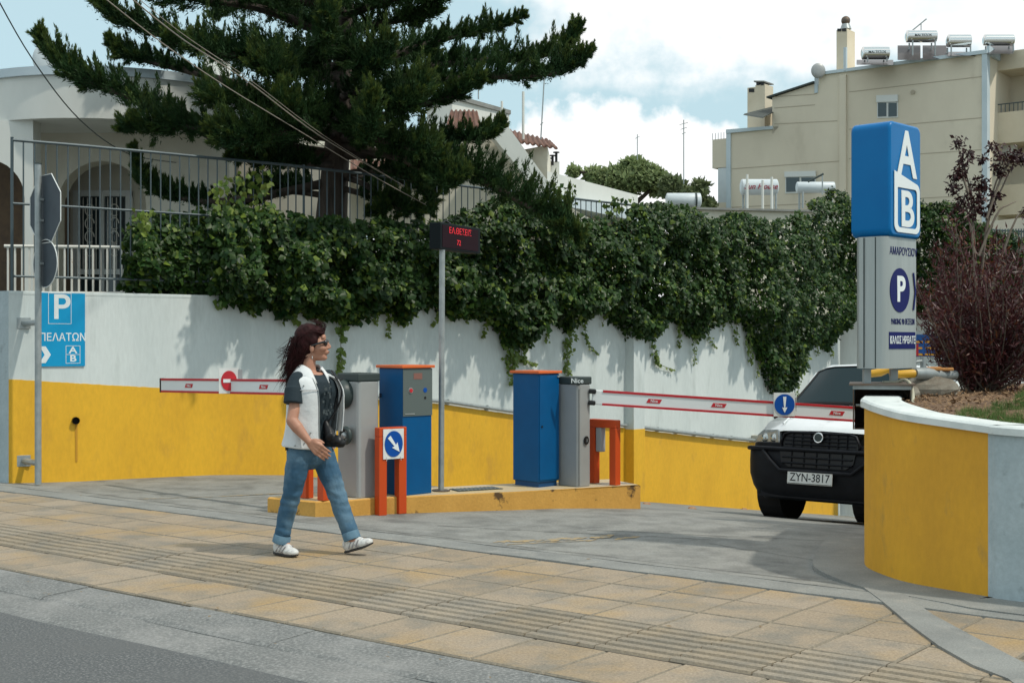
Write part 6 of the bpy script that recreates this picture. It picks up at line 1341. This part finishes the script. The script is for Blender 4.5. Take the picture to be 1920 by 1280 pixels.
# --- t-shirt
b = MB()
loftell(b, [(L_(578, 836), .172, .130), (L_(580, 815), .162, .125), (L_(584, 770), .170, .130), (L_(588, 735), .182, .140), (L_(588, 715), .188, .118), (L_(585, 703), .15, .085), (L_(580, 698), .085, .062)])
b.ell(L_(591, 740)+rW*.07+fW*.062, (.064, .064, .06)); b.ell(L_(591, 740)-rW*.06+fW*.058, (.060, .060, .058))
for (s0, e0) in ((SR, EL), (SLf, EL2)):
    b.cap(s0+Vector((0, 0, -.010))-(rW*.022 if s0 is SR else -rW*.022), .058, s0.lerp(e0, .30), .064); e_ = s0.lerp(e0, .60); d_ = (e0-s0).normalized(); b.tube([s0.lerp(e0, .25), e_], [.066, .069], 18)
def wr1(p): return .004*mnoise.noise(Vector((p.x*14, p.y*14, p.z*9)))
organic('tee_shirt', b, shirt_m, wm, .006, 3, wr1)
pr = MB(); rp = random.Random(2)
for k in range(26):
    a = rp.uniform(-.05, .045); zz = rp.uniform(1.06, 1.20) if k < 14 else rp.uniform(.99, 1.05)
    c_ = L_(588, 735)+fW*(.150-.35*a*a)+rW*a; c_.z = zz+WO.z; c_ += fW*.012 if zz > 1.1 else fW*.0; pr.box(c_, (rp.uniform(.006, .02), .003, rp.uniform(.006, .022)), rW, fW)
part('shirt_print', pr, mat('grey_print', (.05, .065, .07), .8), wm)
# --- jeans
b = MB()
loftell(b, [(L_(578, 880), .05, .04), (L_(578, 870), .115, .095), (L_(578, 858), .160, .125), (L_(579, 845), .174, .132), (L_(580, 825), .168, .126), (L_(580, 815), .150, .11)])
def leg(hp, kn, an, r0, r1, r2, bulge):
    b.cap(hp, r0, hp.lerp(kn, .5), (r0+r1)/2*1.02, 18); b.cap(hp.lerp(kn, .5), (r0+r1)/2*1.02, kn, r1, 18); m_ = kn.lerp(an, .4)+bulge; b.cap(kn, r1, m_, r1*.97, 18); b.cap(m_, r1*.97, an, r2, 18)
leg(HR, KR, L_(531, 1000, -.04), .089, .066, .056, Vector((-.006, .01, 0))); leg(HLp, KL, L_(655, 996, .01), .089, .067, .058, Vector((-.006, .01, 0)))
def jw(p):
    z = p.z; fold = mnoise.noise(Vector((p.x*12+z*9, p.y*10, z*24)))*.0075*(1 if z < .62 else .5); near_k = math.exp(-((z-.40)/.10)**2)+.9*math.exp(-((z-.14)/.06)**2)+.6*math.exp(-((z-.66)/.06)**2)
    return fold*(.35+near_k)+.004*mnoise.noise(Vector((p.x*22, p.y*22, z*18)))
organic('jeans', b, denim_m, wm, .006, 2, jw)
for a_, k_ in ((L_(530.5, 1004, -.04), KR), (L_(656, 1000, .01), KL)):
    d_ = (a_-k_).normalized(); c0_ = a_+d_*.0; cm = MB(); cm.tube([c0_-d_*.012, c0_-d_*.008, c0_+d_*.045, c0_+d_*.048, c0_+d_*.04], [.056, .061, .062, .058, .050], 24, False)
    part('jeans_cuff', cm, cuff_m, wm, smooth=60)
bp = L_(540, 833, -.02); part('belt_tab', MB().box(L_(541, 838, -.1), (.015, .015, .03)), black_m, wm)
# --- shoes
def shoe(heel, toe, up, nm):
    d = (toe-heel).normalized(); sd = up.cross(d).normalized(); up = d.cross(sd).normalized(); Ls = (toe-heel).length; ax_ = (d, sd, up)
    b = MB(); b.ell(heel+d*.05+up*.05, (.052, .038, .05), 14, 10, ax_); b.ell(heel+d*Ls*.42+up*.048, (.085, .042, .045), 14, 10, ax_); b.ell(heel+d*Ls*.72+up*.032, (.075, .044, .032), 14, 10, ax_); b.cap(heel+d*.055+up*.07, .04, heel+d*.06+up*.105, .036); b.ell(heel+d*(Ls*.8)+up*.028, (.055, .040, .024), 14, 10, ax_)
    so = organic('shoe', b, shoe_m, wm, .005, 4)
    b2 = MB(); pts = []
    for k in range(28):
        a = 2*math.pi*k/28; rx = Ls*.52; ry = .043*(1+.12*math.cos(a)) if math.cos(a) > 0 else .036; pts.append(heel+d*(Ls*.5+rx*math.cos(a))+sd*(ry*math.copysign(abs(math.sin(a))**.8, math.sin(a)))+up*(.0+.010*max(0, math.cos(a))**3))
    b2.slab(pts, up*.017); part('sole', b2, sole_m, so, bev=.005)
    st2 = MB()
    for k in range(4): c_ = heel+d*(Ls*(.42+.09*k))+up*(.093-.012*k); st2.tube([c_-sd*.024-up*.004, c_+up*.004, c_+sd*.024-up*.004], .0038, 5)
    part('laces', st2, signwhite, so)
    st3 = MB()
    for s_ in (-1, 1):
        for k in range(3): c_ = heel+d*(Ls*(.25+.13*k)); st3.tube([c_+sd*s_*.040+up*.028, c_+d*.035+sd*s_*.036+up*.07], .004, 5)
    part('stripe', st3, mat('shoe_grey_trim', (.26, .25, .27), .6), so)
shoe(WO+Vector(((513-590)*KS, .015, .006)), WO+Vector(((561-590)*KS, -.125, .002)), Z, 'r'); shoe(WO+Vector(((646-590)*KS, .03, .006)), WO+Vector(((700-590)*KS, -.05, .075)), Vector((-.3, 0, 1)), 'l')
# --- vest: open shell round the torso
LV = [(L_(583, 702), .140, .084, 30, 30), (L_(587, 710), .206, .120, 26, 30), (L_(588, 733), .206, .160, 24, 36), (L_(586, 765), .198, .158, 20, 40), (L_(583, 795), .192, .152, 16, 44), (L_(579, 822), .196, .156, 10, 44), (L_(577, 838), .205, .162, 6, 42)]
NR = 46; rows = []; prow = []
NVL = 16
for j in range(NVL+1):
    t = j/NVL*(len(LV)-1); i = min(int(t), len(LV)-2); f_ = t-i; c_ = LV[i][0].lerp(LV[i+1][0], f_); a_ = LV[i][1]*(1-f_)+LV[i+1][1]*f_; b_ = LV[i][2]*(1-f_)+LV[i+1][2]*f_; o1_ = LV[i][3]*(1-f_)+LV[i+1][3]*f_; o2_ = LV[i][4]*(1-f_)+LV[i+1][4]*f_
    row = []
    for k in range(NR+1):
        th = R(o1_)+(2*math.pi-R(o1_)-R(o2_))*k/NR; fl = 1.0
        left = max(0, (th-R(300))/R(60)); fl += .15*left*(t/6)**1.3
        rip = .006*math.sin(th*9+t*.8)*(t/6)+.004*mnoise.noise(Vector((th*3, t*1.3, 0)))
        zd = -.018*math.cos(th*1+.6)*(t/6) if t > 5 else 0
        row.append(c_+rW*((a_*fl+rip)*math.sin(th))+fW*((b_*fl+rip)*math.cos(th))+Z*zd)
    rows.append(row)
vo = part('vest', MB().grid(rows), vest_m, wm, smooth=70); so_ = vo.modifiers.new('s', 'SOLIDIFY'); so_.thickness = .007; ss = vo.modifiers.new('ss', 'SUBSURF'); ss.levels = 1; ss.render_levels = 1
# shoulder yoke bridging to the neck
yk = []
for (rr_, zz) in ((.062, .012), (.085, .004), (.11, -.012)):
    yk.append([L_(581, 697)+rW*(rr_*1.15*math.sin(R(a)))+fW*(rr_*.9*math.cos(R(a)))+Z*zz for a in range(40, 325, 12)])
yk.append([rows[0][int(k*NR/(len(yk[0])-1))]+Z*.004 for k in range(len(yk[0]))]); yk.append([rows[1][int(k*NR/(len(yk[0])-1))]*1+Z*.006 for k in range(len(yk[0]))])
yo = part('vest_yoke', MB().grid(yk), vest_m, wm, smooth=70); so_ = yo.modifiers.new('s', 'SOLIDIFY'); so_.thickness = .006
col_ = []
for (rr_, zz, sp) in ((.060, .035, 40), (.066, .050, 38), (.082, .040, 34), (.112, -.005, 26), (.126, -.035, 22)):
    col_.append([L_(580, 697)+rW*(rr_*1.12*math.sin(R(a)))+fW*(rr_*(1.0 if math.cos(R(a)) < 0 else 1.25)*math.cos(R(a)))+Z*(zz-(.05*max(0, math.cos(R(a)))**2)) for a in np.linspace(sp, 360-sp, 26)])
co_ = part('vest_collar', MB().grid(col_), vest_m, wm, smooth=60); so_ = co_.modifiers.new('s', 'SOLIDIFY'); so_.thickness = .006
# lining flap blown open on her left side
fl_ = []
for j in range(12):
    t = j/11; a_ = rows[1+j][NR]; b_ = rows[1+j][NR-4]; o_ = a_+Vector((.012+.050*t-.02*t*t, -.012, .0)); fl_.append([b_+Vector((0, .0, 0)), a_-fW*.0, a_.lerp(o_, .5)+Vector((0, -.006, 0)), o_])
part('vest_lining', MB().grid(fl_), lining_m, wm, smooth=60)
eg = MB(); eg.tube([q[3] for q in fl_], .006, 6); part('vest_edge', eg, vest_m, wm, smooth=60)
zp = MB(); zp.tube([rows[j][0]+fW*.004 for j in range(2, NVL+1)], .003, 5); part('zip', zp, galv_m, wm)
sm_ = MB(); sm_.tube([rows[5][k]+(rows[5][k]-LV[2][0]).normalized()*.007 for k in range(0, 8)], .003, 5); part('chest_seam', sm_, mat('seam_grey', (.40, .40, .41), .7), wm)
sn = MB()
for (j, k) in ((4, 4), (5, 5), (14, 2), (14, 5), (15, 8), (12, 3)): q = rows[j][k]; n__ = (q-L_(583, 1040-(q.z)/KS)).normalized(); sn.ell(q+n__*.006, (.006, .006, .006), 8, 6)
part('snap', sn, galv_m, wm)
# --- hair
b = MB(); b.ell(L_(577, 632), (.100, .084, .098), 18, 12); b.ell(L_(571, 645), (.082, .084, .10), 16, 10); b.cap(L_(566, 655), .078, L_(553, 690, .01), .058); b.cap(L_(553, 690, .01), .058, L_(541, 722, .01), .026)
b.ell(L_(593, 621, 0), (.056, .069, .042)); b.ell(L_(601, 624, 0), (.030, .052, .026)); b.ell(L_(588, 640, -.050), (.036, .032, .05))
# comb pattern
def hw_(p): return .0035*mnoise.noise(Vector(((p.x+p.z*.5)*60, p.y*60, (p.z-p.x*.6)*5)))
hr = organic('hair', b, hair_m, wm, .006, 3, hw_)
# clear the ear/cheek: strands
hs_ = MB(); rh = random.Random(12)
def strand(pts, r): 
    W = [Vector(q) for q in bez([tuple(p) for p in pts], 9)]; hs_.tube(W, [r*(1-.85*i/9) for i in range(10)], 4, False)
for k in range(420):
    a = rh.random(); y0 = rh.uniform(-.085, .085); sx_ = 545+rh.uniform(0, 36); s0 = L_(sx_, 628+rh.uniform(0, 45), y0*math.sqrt(max(.05, 1-((sx_-577)/40)**2)))
    ex, ey = rh.gauss(541, 10), rh.gauss(716, 18)
    if rh.random() < .34: ex, ey = rh.uniform(516, 540), rh.uniform(650, 728)
    if ex > 560: ex = 556
    e0 = L_(ex, ey, y0*.7+rh.uniform(-.02, .02)); m1 = L_((sx_*.55+ex*.45)+rh.uniform(-5, 2), (s0.z-WO.z)/-KS*.45+1040*.45+ey*.55 - 0 if False else 1040-((s0.z*.5+e0.z*.5)/KS)+rh.uniform(-6, 6), y0*.95)
    strand([s0, m1, e0], rh.uniform(.0016, .0032))
for k in range(60):  # wind-lifted forelock
    q_ = rh.random(); s0 = L_(592+16*q_, 617+6*q_, rh.uniform(-.05, .05)); e0 = L_(578+26*q_+rh.gauss(0, 2), 598+6*q_+rh.gauss(0, 2), s0.y-WO.y); m1 = s0.lerp(e0, .5)+Vector((.022, 0, .012))
    strand([s0, m1, e0], .0018)
for k in range(90):  # combed over the crown
    yy = rh.uniform(-.088, .088); c_ = math.sqrt(max(.1, 1-(yy/.092)**2)); s0 = L_(606, 626, yy*.6); m1 = L_(585, 626-14*c_+3, yy*.95); m2 = L_(562, 640, yy*1.02); e0 = L_(552, 668, yy)
    strand([s0+Z*.002, m1+Z*.006, m2+Vector((-.008, 0, .004)), e0], .0024)
part('loose_strands', hs_, hair_m, hr, smooth=60)
# --- sunglasses
sgm = MB()
for s_ in (-1, 1):
    sgm.ell(L_(611.5, 643, s_*.030), (.013, .032, .0235), 14, 10); sgm.tube([L_(611, 641, s_*.058), L_(600, 644, s_*.070), L_(586, 648.5, s_*.077)], [.010, .0085, .005], 6)
sgm.ell(L_(613, 641, 0), (.008, .02, .007)); part('sunglasses', sgm, mat('glossy_black', (.006, .006, .007), .08, spec=.8), wm, smooth=60)
er = MB(); er.ell(L_(588, 669, -.078), (.004, .004, .005), 8, 6); er.ell(L_(588, 672, -.078), (.003, .003, .007), 8, 6); part('earring', er, chrome_m, wm, smooth=60)
lp = MB(); lp.ell(L_(616.0, 660.8, 0), (.0045, .016, .0025), 10, 6); part('lips', lp, mat('lip_dark', (.16, .04, .035), .5), wm, smooth=60)
# --- handbag
hb = thing('handbag', 'glossy black handbag hanging at the hip of the walking woman', 'handbag', L_(630, 838, -.1))
b = MB(); c_ = L_(630, 820, -.10); b.cap(L_(612, 792, -.06), .022, L_(622, 815, -.1), .04); b.cap(c_+Vector((-.055, .05, .0)), .036, c_+Vector((.03, -.02, -.015)), .036); b.cap(c_+Vector((-.05, .05, -.02)), .045, c_+Vector((.05, -.02, -.035)), .030)
organic('bag_body', b, leather_m, hb, .006, 5, lambda p: .004*mnoise.noise(p*30))
sb_ = MB(); sb_.tube([Vector(q) for q in bez([tuple(L_(612, 700)+fW*.05+Z*.02), tuple(L_(613, 730)+fW*.152), tuple(L_(610, 765)+fW*.12), tuple(L_(613, 795, -.07))], 14)], .007, 6); part('strap', sb_, leather_m, hb, smooth=60)
part('buckle', MB().ell(L_(644, 826, -.135), (.008, .006, .010), 8, 6), chrome_m, hb, smooth=60)

# small litter on the paving
lt = MB()
for k in range(70):
    p = uv(random.uniform(-13, -1), random.choice([random.uniform(4.3, 4.8), random.uniform(5, 7.6)]), .008); a = random.uniform(0, 6.3); l = random.uniform(.008, .022)
    lt.add([p+Vector((math.cos(a), math.sin(a), 0))*l, p+Vector((-math.sin(a), math.cos(a), .3))*l*.4, p-Vector((math.cos(a), math.sin(a), 0))*l, p-Vector((-math.sin(a), math.cos(a), 0))*l*.4], [(0, 1, 2, 3)])
o = part('leaf_litter', lt, mat('dry_leaf', (.20, .13, .05), .8)); o['kind'] = 'stuff'; tag(o, 'scattered dry leaf bits on the paving and kerb', 'litter')
